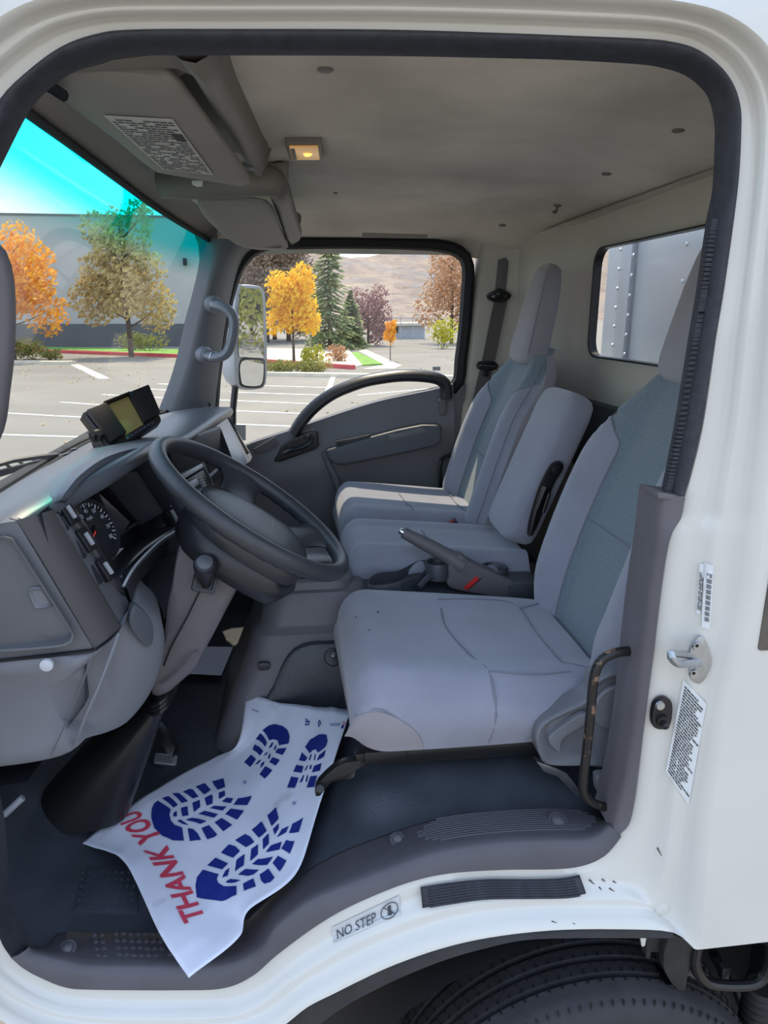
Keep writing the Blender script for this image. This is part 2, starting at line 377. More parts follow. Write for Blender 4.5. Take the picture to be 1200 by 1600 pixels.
# ================================================================== outdoors
def g0(px, py, z=GZ): return at(px, py, z=z)
gm = bmesh.new(); bmesh.ops.create_grid(gm, x_segments=2, y_segments=2, size=160, matrix=Matrix.Translation((0, 60, GZ)))
struct(mk('ground', gm, 'asphalt', smooth=False), 'sunlit grey asphalt parking lot around the truck', 'ground')
def stripe(name, a, b, w, mt, h=0.012):
    a = V((a.x, a.y, GZ)); b = V((b.x, b.y, GZ)); d = (b-a).normalized(); s = V((-d.y, d.x, 0))*w/2
    return mk(name, slab([a+s, b+s, b-s, a-s], (0, 0, h), 0), mt, smooth=False)
LP = [((-60, 678), (140, 684), .11, 'wide stall line crossing the lot below the windshield, nearest the wiper'), ((8, 646), (135, 653), .11, 'painted stall line just left of the rear view monitor'),
      ((95, 629), (185, 635), .12, 'painted stall line passing behind the top of the monitor'), ((160, 617), (270, 623), .12, 'painted stall line seen above the monitor near the far pillar'),
      ((225, 608), (278, 611), .13, 'short stall line by the far pillar foot'), ((248, 600), (284, 602), .14, 'faint stall line highest up beside the far pillar'),
      ((60, 731), (110, 733), .10, 'short stall line just above the wiper blade'),
      ((330, 641), (475, 647), .11, 'stall line across the passenger window, third from the armrest arch'), ((330, 625), (497, 632), .12, 'stall line across the passenger window, third from the kerb'),
      ((360, 613), (503, 618), .12, 'stall line across the passenger window, second from the kerb'), ((330, 662), (462, 667), .11, 'lowest stall line in the passenger window, by the mirror arm foot'),
      ((380, 602), (510, 606), .13, 'faint stall line highest up in the passenger window'), ((560, 618), (690, 606), .12, 'stall line seen through the loop of the door grab arch')]
for (a, b, w, l) in LP:
    A = g0(*a); B = g0(*b)
    tag(stripe('parking_line', A, B, w, 'line_paint'), l, 'road marking', 'painted parking stall lines')
tag(stripe('parking_line', g0(521, 588), g0(511, 615), .16, 'line_paint'), 'lengthwise stall line running away from the truck toward the hedge', 'road marking', 'painted parking stall lines')
tag(stripe('parking_line', g0(117, 570), g0(163, 592), .35, 'line_paint'), 'broad slanting white road mark below the big olive tree', 'road marking', 'painted parking stall lines')
# kerbs
def kerb(name, px0, px1, w, h, mt, label):
    A, B = g0(*px0), g0(*px1); return tag(stripe(name, A, B, w, mt, h), label, 'kerb')
kerb('red_kerb', (20, 549), (345, 561), .28, .16, 'kerb_red', 'red painted kerb along the grey building')
kerb('red_kerb', (400, 566), (552, 577), .25, .16, 'kerb_red', 'red painted kerb behind the low hedge in the passenger window')
kerb('concrete_kerb', (395, 586), (720, 593), .5, .12, 'kerb_concrete', 'pale concrete kerb in front of the low hedge')
kerb('concrete_kerb', (-60, 567), (112, 569), .6, .12, 'kerb_concrete', 'pale concrete planting island edge at the orange tree')
def ground_patch(name, pts, mt, label, cat, h=.05):
    return tag(mk(name, slab([g0(*p) for p in pts], (0, 0, h), 0), mt, smooth=False), label, cat)
ground_patch('lawn_strip', [(70, 546), (345, 558), (345, 548), (70, 543)], 'grass', 'bright lawn strip at the foot of the grey building', 'lawn')
ground_patch('lawn_patch', [(545, 563), (566, 572), (598, 570), (560, 552), (552, 551)], 'grass', 'small bright lawn patch right of the spruce', 'lawn')
ground_patch('sidewalk', [(560, 549), (600, 571), (566, 578), (616, 577), (628, 572), (572, 547)], 'kerb_concrete', 'sunlit concrete footpath sloping beside the lawn patch', 'path', .03)
ground_patch('planting_bed', [(395, 566), (552, 576), (566, 572), (545, 548), (400, 545)], 'kerb_concrete', 'gravel planting bed under the spruce and yellow tree', 'ground', .06)
# grey building
def wallseg(name, pa, pb, z0, z1, th, mt, par=None):
    d = (pb-pa); d.z = 0; d.normalize(); nrm = V((-d.y, d.x, 0))*th
    return mk(name, slab([V((pa.x, pa.y, z0)), V((pb.x, pb.y, z0)), V((pb.x, pb.y, z1)), V((pa.x, pa.y, z1))], nrm, 0), mt, par, smooth=False)
BA, BB = V((-48, 47.6, 0)), V((-5.6, 47.6, 0))
bld = thing('warehouse_building', 'long grey concrete building with a dark base band, left of the truck', 'building', (-20, 38, GZ))
wallseg('upper_wall', BA, BB, 1.35, 7.75, 6, 'wall_grey', bld); 
wallseg('base_band', BA+V((0, -.03, 0)), BB+V((0, -.03, 0)), GZ, 1.35, 6, 'wall_charcoal', bld)
wallseg('roof_coping', BA+V((0, -.06, 0)), BB+V((.05, -.06, 0)), 7.75, 7.87, 6.1, 'wall_charcoal', bld)
lp = at(289, 409, y=47.4); mk('wall_lamp', box(lp, (.22, .3, .42), .02), 'black_plastic', bld)
# hills
hv = []; hf = []; nx, ny = 60, 26
for j in range(ny+1):
    for i in range(nx+1):
        X = -160+i*(560/nx); Yd = 180+j*26
        n1 = noise.fractal(V((X*.007, Yd*.007, 1.3)), 1.0, 2.0, 6); n2 = noise.noise(V((X*.0045, Yd*.004, 7)))
        t = j/ny
        z = GZ+sm(0, 1, t)*(66+16*n2)*1.08+n1*13*min(1, t*3)-2
        hv.append(V((X, Yd, z)))
for j in range(ny):
    for i in range(nx): a = j*(nx+1)+i; hf.append((a, a+1, a+nx+2, a+nx+1))
hm = MAT['hill']; ht = hm.node_tree; hb = ht.nodes['Principled BSDF']
struct(mk('hillside', (hv, hf), 'hill', angle=80), 'brown autumn mountainside behind the parking lot', 'hill')
# trees
def leaf_cloud(blobs, n, size, seed, drop=0.0):
    rnd = random.Random(seed); v = []; f = []
    tot = sum(b[1][0]*b[1][1]*b[1][2] for b in blobs)
    for c, r in blobs:
        k = int(n*(r[0]*r[1]*r[2])/tot)+20
        for _ in range(k):
            while True:
                p = V((rnd.uniform(-1, 1), rnd.uniform(-1, 1), rnd.uniform(-1, 1)))
                if 0.15 < p.length < 1: break
            q = V(c)+V((p.x*r[0], p.y*r[1], p.z*r[2]))
            a = V((rnd.gauss(0, 1), rnd.gauss(0, 1), rnd.gauss(0, 1))).normalized(); b = a.orthogonal().normalized(); d = a.cross(b)
            s = size*rnd.uniform(.6, 1.3); o = len(v)
            v += [q-b*s, q-d*s*.55+a*s*.15, q+b*s, q+d*s*.55+a*s*.15]; f += [(o, o+1, o+2), (o, o+2, o+3)]
    return v, f
def tree(name, label, base, h, w, mt, seed, n=2600, size=.12, trunk=.12, clear=.28, lean=0, group='autumn trees around the lot', blobs=None, crownmat2=None):
    rnd = random.Random(seed); b = V((base.x, base.y, GZ))
    t = thing(name, label, 'tree', b, group)
    tp = [b, b+V((lean*.3, 0, h*.3)), b+V((lean*.6, 0, h*.6)), b+V((lean, 0, h*.93))]
    parts = [tube(cr(tp, 10), trunk, 7, rr=[trunk*(1-.85*i/9) for i in range(10)])]
    bl = []
    nb = 11
    for i in range(nb):
        a = i*2.399+rnd.random(); s = lerp(clear, .85, i/nb); e = V((math.cos(a)*w*.40*(1-.45*s), math.sin(a)*w*.40*(1-.45*s), h*(.10+.05*rnd.random())))
        st = b+V((lean*s, 0, h*s)); en = st+e
        parts.append(tube(cr([st, st+e*.5+V((0, 0, -h*.01)), en], 6), trunk*.35, 5, rr=[trunk*.4*(1-.8*k/5) for k in range(6)]))
        rr_ = w*(.20+.10*rnd.random())*(1-.25*s); bl.append((en, (rr_, rr_, rr_*1.15)))
    bl.append((b+V((lean, 0, h*.9)), (w*.16, w*.16, h*.12)))
    bl.append((b+V((lean*.7, 0, h*(clear+.9)/2)), (w*.30, w*.30, h*.27)))
    mk('trunk', join(*parts), 'bark', t)
    mk('crown', leaf_cloud(blobs or bl, n, size, seed), mt, t, smooth=False)['kind'] = 'stuff'
    return t
def gy(px, Y): d = at(px, 500, y=Y); return V((d.x, d.y, GZ))
tree('maple_tree', 'bright orange tree leftmost beyond the windshield', gy(14, 34), 5.3, 4.6, 'leaf_orange', 3, 4200, .14, .11)
tree('ash_tree', 'tall olive and tan tree against the grey building', gy(200, 36), 6.9, 4.1, 'leaf_olive', 5, 5600, .13, .14, .20)
tree('aspen_tree', 'small bright yellow tree in the passenger window', gy(457, 29.5), 3.72, 2.25, 'leaf_yellow', 8, 3400, .10, .07, .30)
tree('brown_tree', 'large bare brown tree mass filling the top left of the passenger window', gy(416, 54), 8.6, 6.5, 'leaf_brown', 12, 6500, .13, .2, .12)
tree('brown_tree', 'brown bare tree just behind the yellow tree', gy(450, 56), 8.4, 6.0, 'leaf_brown', 13, 6500, .13, .2, .12)
tree('brown_tree', 'brown bare tree between the mirror and the yellow tree', gy(428, 60), 8.8, 6.5, 'leaf_brown', 14, 6000, .15, .2, .10)
tree('plum_tree', 'low plum coloured tree right of the spruce', gy(575, 47), 3.5, 3.0, 'leaf_plum', 15, 2600, .11, .1, .14)
tree('russet_tree', 'tall russet tree at the right edge of the passenger window', gy(706, 50), 7.0, 4.6, 'leaf_russet', 17, 4600, .12, .14, .12)
tree('young_tree', 'tiny orange sapling standing on the footpath', gy(610, 31), 1.75, .62, 'leaf_orange', 19, 420, .06, .025, .45)
# spruce: stacked drooping tiers
def spruce(base, h, w, label, seed):
    rnd = random.Random(seed); b = V((base.x, base.y, GZ)); t = thing('spruce_tree', label, 'tree', b, 'evergreens')
    mk('trunk', tube([b, b+V((0, 0, h*.5)), b+V((0, 0, h*.97))], .14, 7, rr=[.16, .1, .02]), 'bark', t)
    v = []; f = []
    for k in range(34):
        s = k/33; z = h*(.05+.93*s); R = w/2*(1-s)**.8+.05
        for a in range(int(9+10*(1-s))):
            an = rnd.random()*6.283; L = R*rnd.uniform(.65, 1.1)
            st = b+V((0, 0, z)); en = st+V((math.cos(an)*L, math.sin(an)*L, -L*rnd.uniform(.15, .45)))
            sd = V((-math.sin(an), math.cos(an), 0))
            for m in range(5):
                q = st.lerp(en, .25+.18*m); s2 = .16*rnd.uniform(.7, 1.3)
                d = (en-st).normalized(); o = len(v)
                v += [q-d*s2, q+sd*s2*.7-V((0, 0, s2*.5)), q+d*s2, q-sd*s2*.7-V((0, 0, s2*.5))]; f += [(o, o+1, o+2), (o, o+2, o+3)]
    mk('foliage', (v, f), 'leaf_spruce', t, smooth=False)['kind'] = 'stuff'
spruce(gy(515, 42), 7.6, 3.6, 'tall dark green spruce standing in the middle of the passenger window', 2)
spruce(gy(548, 44), 3.5, 2.3, 'short spruce crowding the foot of the tall one', 4)
def shrub(base, w, d, h, mt, label, seed, n=500, group='shrubs by the kerbs', size=.07):
    b = V((base.x, base.y, GZ)); t = thing('shrub', label, 'shrub', b, group)
    rnd = random.Random(seed); bl = [(b+V((rnd.uniform(-.3, .3)*w, rnd.uniform(-.3, .3)*d, h*rnd.uniform(.35, .6))), (w*.3, d*.3, h*.42)) for _ in range(6)]
    mk('foliage', leaf_cloud(bl, n, size, seed), mt, t, smooth=False)['kind'] = 'stuff'
    mk('stems', join(*[tube([b+V((rnd.uniform(-.1, .1)*w, 0, 0)), V(c)], .012, 5) for c, r in bl]), 'bark', t)
shrub(g0(45, 562), 2.0, 1.2, 1.05, 'leaf_green', 'rounded olive shrub under the orange tree', 1, 900)
shrub(g0(78, 563), .9, .8, .55, 'leaf_green', 'small low shrub at the tip of the planting island', 2, 300)
shrub(g0(228, 549), 3.0, 1.2, 1.2, 'leaf_green', 'dark green shrubs at the foot of the olive tree', 3, 900)
shrub(g0(488, 572), .95, .7, .9, 'leaf_lime', 'bright lime shrub beside the yellow tree trunk', 4, 400)
for i, (px, l) in enumerate([(425, 'low hedge clump nearest the mirror'), (448, 'low hedge clump in front of the yellow tree'), (472, 'low hedge clump below the lime shrub'), (497, 'low hedge clump at the right end of the row')]):
    shrub(g0(px, 585), 1.05, .7, .55, 'leaf_green', l, 20+i, 420, 'low hedge along the concrete kerb', .05)
shrub(g0(527, 566), .9, .8, .9, 'leaf_russet', 'tan ornamental grass clump below the spruce', 31, 300)
shrub(g0(690, 545), 2.2, 1.6, 1.9, 'leaf_lime', 'yellow green bush at the foot of the russet tree', 33, 500, size=.1)
# little pavilion building with tall net posts, right in the passenger window
pv = thing('utility_building', 'pale flat building with tall white net posts beyond the lot', 'building', at(625, 545, y=60))
def pbox(name, x0, y0, x1, y1, Yd, dep, mt):
    a = at(x0, y1, y=Yd); b = at(x1, y0, y=Yd)
    return mk(name, box(((a.x+b.x)/2, Yd+dep/2, (a.z+b.z)/2), (b.x-a.x, dep, b.z-a.z), .01), mt, pv, smooth=False)
pbox('wall', 587, 508, 664, 551, 60, 5, 'box_white'); pbox('roof_slab', 583, 505, 668, 509, 59.6, 6, 'kerb_concrete'); pbox('window', 592, 511, 606, 520, 59.9, .2, 'black_gloss')
pbox('window', 607, 511, 622, 520, 59.9, .2, 'black_gloss')
pbox('dark_enclosure', 584, 533, 622, 553, 57, 2, 'wall_charcoal')
for x in (586, 605, 626, 645, 663): pbox('net_post', x-.7, 496, x+.7, 552, 56, .1, 'box_white')
pbox('net_rail', 584, 496, 668, 497.6, 56, .1, 'box_white')
tree('ash_tree', 'olive tree behind the truck, seen in the side mirror', V((20, 7.2, 0)), 3.2, 6.0, 'leaf_green', 41, 3200, .12, .10, .05)
b3_ = thing('far_shop_building', 'silver grey building behind the truck, seen in the side mirror', 'building', (46, 4, GZ)); mk('front_wall', box((46, 6, 3.6), (6, 26, 7.4), .02), 'wall_charcoal', b3_, smooth=False); mk('dark_base', box((42.9, 6, .7), (.3, 26.1, 1.7), .02), 'black_matte', b3_, smooth=False)
# scattered leaves
rnd = random.Random(4); v = []; f = []
for _ in range(700):
    x = rnd.uniform(-26, 10); y = rnd.uniform(6, 36); a = rnd.random()*6.28; s = rnd.uniform(.03, .065)
    if rnd.random() < .5: y = rnd.uniform(22, 36); x = rnd.uniform(-24, -6)
    o = len(v); c, q = math.cos(a)*s, math.sin(a)*s
    v += [V((x-c, y-q, GZ+.004)), V((x+q*.6, y-c*.6, GZ+.03)), V((x+c, y+q, GZ+.004)), V((x-q*.6, y+c*.6, GZ+.02))]; f += [(o, o+1, o+2), (o, o+2, o+3)]
tag(mk('fallen_leaves', (v, f), 'fallen_leaf', smooth=False), 'dry leaves scattered over the asphalt', 'leaves', kind='stuff')
# cargo box behind the cab
cb = thing('cargo_box', 'white riveted cargo box wall seen through the rear cab window', 'truck body', (1.35, .86, .7))
mk('front_panel', box((1.37, .9, 1.95), (.06, 2.3, 2.6), .004), 'box_white', cb)
mk('corner_strip', box((1.33, 1.83, 1.95), (.03, .10, 2.6), .006), 'silver_trim', cb)
rv = lathe([(.0075, 0), (.006, .004), (.001, .0055)], (0, 0, 0), (-1, 0, 0), 8)
for Yr in (1.76, 1.88, 1.42, 1.10):
    for k in range(9 if Yr > 1.7 else 6):
        z = 1.72+.075*k+(0.03 if Yr == 1.88 else 0) if Yr > 1.7 else 1.7+k*.12
        x0 = 1.315 if Yr > 1.7 else 1.34
        mk('rivet', ([p+V((x0, Yr, z)) for p in rv[0]], rv[1]), 'steel', cb)
mk('roof_cap', box((1.37, .86, 3.3), (.1, 2.2, .12), .01), 'silver_trim', cb)
# ================================================================== cab shell
AT = [(-60, 300), (-28, 225), (0, 157), (50, 107), (100, 72), (150, 54), (205, 47), (350, 46), (600, 47), (800, 53), (900, 57), (1000, 61), (1050, 66), (1090, 78), (1125, 105), (1146, 135), (1156, 168),
      (1157, 205), (1154, 270), (1146, 340), (1130, 453), (1117, 530), (1096, 669), (1070, 773), (1064, 806), (1049, 831), (1040, 866), (1030, 936), (1020, 1020), (1007, 1118), (998, 1195), (991, 1250), (982, 1286), (969, 1305), (945, 1334),
      (913, 1350), (870, 1356), (783, 1357), (696, 1363), (632, 1378), (567, 1404), (523, 1426), (480, 1454), (430, 1492), (395, 1522), (350, 1541), (280, 1544), (140, 1543), (98, 1539), (60, 1523), (35, 1508), (18, 1492), (0, 1462), (-8, 1400), (-18, 1310),
      (-45, 1210), (-100, 1060), (-140, 900), (-150, 700), (-130, 520), (-95, 390)]
BT = [(-120, 270), (-95, 175), (-70, 90), (-20, 40), (40, 5), (110, -12), (190, -18), (350, -18), (600, -18), (800, -14), (900, -10), (1010, -4), (1085, 6), (1140, 24), (1190, 60), (1222, 110), (1236, 160),
      (1240, 205), (1238, 270), (1232, 340), (1222, 453), (1216, 530), (1206, 669), (1197, 773), (1195, 806), (1191, 840), (1188, 880), (1180, 940), (1163, 1020), (1140, 1110), (1125, 1195), (1113, 1262), (1105, 1345), (1099, 1425), (1091, 1484),
      (1052, 1457), (960, 1452), (860, 1454), (765, 1465), (690, 1482), (618, 1507), (567, 1530), (523, 1552), (480, 1574), (440, 1605), (390, 1632), (310, 1640), (180, 1640), (80, 1628), (10, 1600), (-40, 1560), (-70, 1520), (-95, 1470), (-110, 1400), (-125, 1310),
      (-150, 1210), (-200, 1060), (-235, 900), (-240, 700), (-215, 520), (-165, 390)]
YB = -0.055
A3 = [at(x, y, y=0.0) for x, y in AT]; B3 = [at(x, y, y=YB) for x, y in BT]
A3 = crk(A3+[A3[0]], 4)[:-1]; B3 = crk(B3+[B3[0]], 4)[:-1]
prof = [(0, .03), (0, .02), (.0, .006), (.03, 0), (.30, -.002), (.38, -.004), (.46, -.014), (.52, -.024), (.58, -.026), (.68, -.026), (.75, -.030), (.82, -.042), (.90, -.052), (1, YB)]
rings = []
for t, y in prof:
    rings.append([V((lerp(a.x, b.x, t), y, lerp(a.z, b.z, t))) for a, b in zip(A3, B3)])
mk_body = loft(rings, cap=False)
body = struct(mk('wall_near', mk_body, 'body_white', angle=60), 'white painted door opening of the truck cab', 'truck body')
BYT = []
for r in rings[3:]:
    for p in r:
        w = proj(p)
        if w[1] > 1340 or (w[0] > 950 and w[1] > 820): BYT.append((w[0], w[1], p.y))
def body_y(px, py):
    """depth of the white jamb at this pixel, blended from the nearest points of its rings"""
    c = sorted((((a-px)**2+(b-py)**2), y) for a, b, y in BYT)[:6]
    sw = sum(1/(d+4) for d, y in c); return sum(y/(d+4) for d, y in c)/sw
def sticker(name, corners, m, label, lift=.0022):
    (x0, y0), (x1, y1), (x2, y2), (x3, y3) = corners
    def px(u, w): return (lerp(lerp(x0, x1, u), lerp(x3, x2, u), w), lerp(lerp(y0, y1, u), lerp(y3, y2, u), w))
    G = [[(lambda p: at(p[0], p[1], y=min(body_y(*p), -.001)-lift))(px(i/6, j/10)) for i in range(7)] for j in range(11)]
    def q(u, w):
        a, b = min(max(u, 0), 1)*6, min(max(w, 0), 1)*10; i, j = min(int(a), 5), min(int(b), 9)
        return G[j][i].lerp(G[j][i+1], a-i).lerp(G[j+1][i].lerp(G[j+1][i+1], a-i), b-j)
    return tag(solid(mk(name, loft(G, cap=False, closed=False), m, smooth=False), .0005), label, 'sticker'), q
# outer skin beyond the opening: roof side, rear quarter, lower front
def nearest_idx(px, py): return min(range(len(B3)), key=lambda i: (B3[i]-at(px, py, y=YB)).length)
i0, i1 = nearest_idx(-20, 40), nearest_idx(1091, 1484)
edge = B3[i0:i1+1]
outer = [V((p.x+(.24 if p.x > .3 else -.05), -.05 if p.z > 2.25 else -.06, p.z)) for p in edge]
top2 = []
for p in edge:
    top2.append(V((lerp(p.x, .99, sm(.45, .66, p.x)), YB+sm(.45, .7, p.x)*.0+sm(2.26, 2.33, p.z)*.05*(1-sm(.45, .66, p.x)), lerp(p.z+.10, p.z, sm(.5, .68, p.x)) if p.z > 2.1 else p.z)))
mk('outer_skin', sheet(edge, top2, 6), 'body_white', body, angle=60)
# rear quarter step (pressed crease) and lower edge
mk('rear_corner', loft([[V((.99, YB, z)), V((1.02, -.03, z)), V((1.03, .02, z)), V((1.03, 1.72, z)), V((1.03, 1.76, z)), V((1.0, 1.80, z))] for z in (.78, 1.3, 1.8)], cap=False, closed=False), 'body_white', body)
mk('marker_panel', rslab(at(1228, 948, y=YB-.003), (0, -1, 0), .035, .075, .006, .01), 'mud_grey', body)
for a_, b_ in (((921, 1375), (929, 1382)), ((941, 1374), (946, 1378)), ((936, 1386), (940, 1391)), ((952, 1388), (960, 1393)), ((958, 1377), (963, 1380)), ((1027, 1325), (1034, 1338)), ((862, 1440), (870, 1442)), ((893, 1443), (899, 1444))):
    A_, B_ = [at(q[0], q[1], y=body_y(*q)-.0012) for q in (a_, b_)]; d_ = V((.0012, 0, .0012)); mk('scuff_mark', slab([A_-d_, B_-d_*.3, B_+d_*.3, A_+d_], (0, .0004, 0), 0), 'mud_grey', body, smooth=False)
mk('weld_plug', lathe([(.014, 0), (.013, .003), (.006, .0045)], at(1034, 1419, y=body_y(1034, 1419)+.001), (0, -1, 0), 14), 'body_white', body)
# roof skin and far body side (only to close the cab)
rv_ = []
for i in range(13):
    yy = -.03+1.80*i/12; zz = 2.40+.05*math.sin(math.pi*i/12)-(.06 if i in (0, 12) else 0)
    rv_.append([V((x, yy, zz-.03*abs(x-.3)-(.05*sm(.1, .45, -x)))) for x in (-.395, -.3, -.1, .2, .5, .8, 1.03)])
mk('roof_skin', loft(rv_, cap=False, closed=False), 'body_white', body, angle=60)
# door seal (upper, front) as a rounded rubber strip
i_a = AT.index((1070, 773)); SO = AT[:i_a+1]
SI = [(-35, 310), (0, 238), (35, 170), (65, 135), (105, 106), (150, 92), (205, 79), (350, 78), (600, 79), (800, 83), (900, 86), (1000, 92), (1040, 97), (1082, 110), (1112, 135), (1124, 160), (1129, 190),
      (1129, 225), (1125, 295), (1115, 345), (1098, 460), (1086, 530), (1062, 675), (1042, 773)]
def strip3(so, si, y0=-.002, y1=.018, bul=.014, n=7, per=4):
    o3 = crk([at(x, y, y=y0) for x, y in so], per); s3 = crk([at(x, y, y=y1) for x, y in si], per)
    g = []
    for i in range(n+1):
        t = i/n; g.append([a.lerp(b, t)+V((0, -bul*math.sin(math.pi*t)**.7, 0)) for a, b in zip(o3, s3)])
    g.append([p+V((0, .02, 0)) for p in s3])
    return loft(g, cap=False, closed=False)
sl = tag(mk('door_seal', strip3(SO, SI), 'rubber_seal', angle=70), 'dark rubber weatherstrip framing the top of the door opening', 'seal')
# ribbed inner lip of the seal along the rear post
lip = crk([at(x-1, y, y=.014) for x, y in SI[19:]], 18); teeth = []
for i in range(0, len(lip)-1):
    c = lip[i]; teeth.append(box(c, (.010, .012, .0045), 0))
mk('ribbed_lip', join(*teeth), 'rubber_seal', sl)['kind'] = 'stuff'
# lower front seal at the left edge
SO2 = [(18, 1494), (0, 1462), (-8, 1400), (-18, 1310), (-45, 1210), (-100, 1060), (-140, 900), (-150, 700), (-130, 520), (-95, 390)]; SI2 = [(45, 1484), (14, 1440), (6, 1380), (-1, 1290), (-25, 1190), (-75, 1040), (-112, 890), (-122, 700), (-102, 530), (-68, 400)]
tag(mk('door_seal', strip3(SO2, SI2, y1=.03), 'rubber_seal', angle=70), 'rubber weatherstrip at the lower front corner by the step', 'seal')
# rear post lower cover
PO = AT[i_a:AT.index((982, 1286))+1]+[(966, 1300)]; PI = [(1028, 772), (1024, 800), (1021, 830), (1016, 866), (1005, 936), (995, 1020), (984, 1118), (972, 1195), (963, 1240), (956, 1270), (950, 1290)]
def post_cover():
    o3 = crk([at(x, y, y=-.004) for x, y in PO], 4); s3 = crk([at(x, y, y=.02) for x, y in PI], 4)
    g = [[p+V((0, .01, 0)) for p in o3]]
    for t, b in ((0, 0), (.08, -.007), (.2, -.011), (.5, -.012), (.85, -.014), (.97, -.010), (1, 0)):
        g.append([a.lerp(c, t)+V((0, b, 0)) for a, c in zip(o3, s3)])
    g.append([p+V((.004, .07, 0)) for p in s3])
    return loft(g, cap=False, closed=False)
pc = struct(mk('trim_1', post_cover(), 'taupe_plastic', angle=50), 'taupe plastic cover on the lower rear door post', 'trim')
tp_ = at(1049, 774, y=-.004)
mk('cap_end', slab([at(1028, 769, y=.0), at(1071, 776, y=-.004), at(1071, 783, y=-.004), at(1028, 779, y=.0)], (0, .06, 0), .002), 'taupe_plastic', pc)
# sill trim: outer face, tread
i_s0, i_s1 = AT.index((969, 1305)), AT.index((18, 1492))
SOo = AT[i_s0:i_s1+1]
SOe = [(952, 1288), (930, 1305), (905, 1310), (870, 1311), (783, 1315), (700, 1326), (640, 1343), (567, 1371), (523, 1388), (480, 1408), (432, 1444), (402, 1481), (355, 1503), (285, 1508), (150, 1506), (98, 1497), (64, 1488), (48, 1484), (44, 1480)]
SOt = [(940, 1280), (928, 1272), (910, 1268), (860, 1265), (785, 1268), (700, 1277), (640, 1291), (554, 1322), (515, 1340), (478, 1361), (425, 1400), (385, 1438), (335, 1456), (280, 1456), (150, 1456), (88, 1454), (74, 1470), (56, 1478), (46, 1478)]
n_ = min(len(SOo), len(SOe), len(SOt))
def res(l, y, n=72): return cr([at(x, yy, y=y) for x, yy in l], n)
so3 = crk([at(x, yy, y=-.002) for x, yy in SOo], 5); K = len(so3)
se3 = res(SOe, .012, K); st3 = res(SOt, .115, K)
g = [[p+V((0, .02, 0)) for p in so3], so3, [a.lerp(b, .04)+V((0, -.006, 0)) for a, b in zip(so3, se3)], [a.lerp(b, .5)+V((0, -.008, 0)) for a, b in zip(so3, se3)], [a.lerp(b, .9)+V((0, -.004, 0)) for a, b in zip(so3, se3)], se3]
g += [[a.lerp(b, .12)+V((0, 0, .004)) for a, b in zip(se3, st3)], [a.lerp(b, .5)+V((0, 0, .003)) for a, b in zip(se3, st3)], st3, [p+V((0, .01, -.03)) for p in st3]]
sill = struct(mk('trim_2', loft(g, cap=False, closed=False), 'sill_plastic', angle=50), 'grey plastic sill trim along the bottom of the door opening', 'trim')
# ribs and plugs on the sill
RB = [((645, 1306), (724, 1288), (848, 1279), (924, 1281))]
def tread_pt(px, py, up=.003):
    """point on the sill tread seen at this pixel (the tread slopes between its two edges)"""
    best = None
    for a, b in zip(se3, st3):
        for k in range(41):
            q = a.lerp(b, k/40); w = proj(q); d = (w[0]-px)**2+(w[1]-py)**2
            if best is None or d < best[0]: best = (d, q)
    return best[1]+V((0, -.001, up))
def st_idx(px): return min(range(K), key=lambda i: abs(proj(se3[i].lerp(st3[i], .6))[0]-px))
iL, iR = st_idx(648), st_idx(926)
for r in range(11):
    t = lerp(.24, .93, r/10); lo, hi = min(iL, iR), max(iL, iR)
    pth = [se3[i].lerp(st3[i], t)+V((0, 0, .0042)) for i in range(lo+int(2*abs(r-5)/5), hi-int(3*abs(r-5)/5)+1)]
    mk('tread_rib', tube(pth, .0020, 6), 'sill_plastic', sill)
def plug(px, py, r, par, m='sill_plastic'):
    c = tread_pt(px, py); mk('screw_cap', lathe([(r*1.15, 0), (r*1.1, .003), (r*.8, .003), (r*.72, .008), (r*.4, .011), (.001, .012)], c, (0, -.35, 1), 18), m, par)
plug(623, 1313, .013, sill); plug(868, 1286, .017, sill); plug(111, 1484, .014, sill)
for a in range(4):
    for b in range(10):
        c = tread_pt(150+b*13+a*2, 1462+a*11); mk('step_lozenge', lathe([(.006, 0), (.004, .003), (.001, .0032)], c, (0, 0, 1), 4), 'sill_plastic', sill, smooth=False)
# anti-slip pad on the white sill and its ribs
PADT = [(657, 1387), (700, 1380), (760, 1374), (830, 1374), (880, 1372), (905, 1367)]; PADB = [(660, 1418), (700, 1411), (760, 1403), (830, 1402), (885, 1401), (915, 1396)]
pT = cr([at(x, y, y=body_y(x, y)-.005) for x, y in PADT], 26); pB = cr([at(x, y, y=body_y(x, y)-.005) for x, y in PADB], 26)
pad = tag(solid(mk('step_pad', sheet(pT, pB, 6), 'rubber_seal'), .006), 'ribbed dark rubber strip stuck on the white sill', 'step pad')
for k in range(7):
    t = (k+.5)/7; mk('pad_rib', tube([a.lerp(b, t)+V((0, -.004, 0)) for a, b in zip(pT, pB)][1:-1], .0022, 6), 'rubber_seal', pad)
# NO STEP sticker
def quad_map(c00, c10, c11, c01):
    return lambda u, w: c00.lerp(c10, u).lerp(c01.lerp(c11, u), w)
st_, mq = sticker('no_step_sticker', [(521, 1473), (626, 1429), (624, 1399), (519, 1449)], 'sticker_clear', 'NO STEP sticker with a crossed-out foot on the white sill', .0015)
def print_text(body, fn, par, mt, name='lettering', fit=True, off=V((0, -.003, 0))):
    v, f = text_mesh(body); x0, x1 = min(p.x for p in v), max(p.x for p in v); y0, y1 = min(p.y for p in v), max(p.y for p in v)
    return mk(name, ([fn((p.x-x0)/(x1-x0), (p.y-y0)/(y1-y0))+off for p in v], f), mt, par, smooth=False)
def subq(fn, u0, u1, w0, w1): return lambda a, b: fn(lerp(u0, u1, a), lerp(w0, w1, b))
print_text('NO STEP', subq(mq, .06, .64, .22, .80), st_, 'wall_dark')
so_ = V((0, -.003, 0))
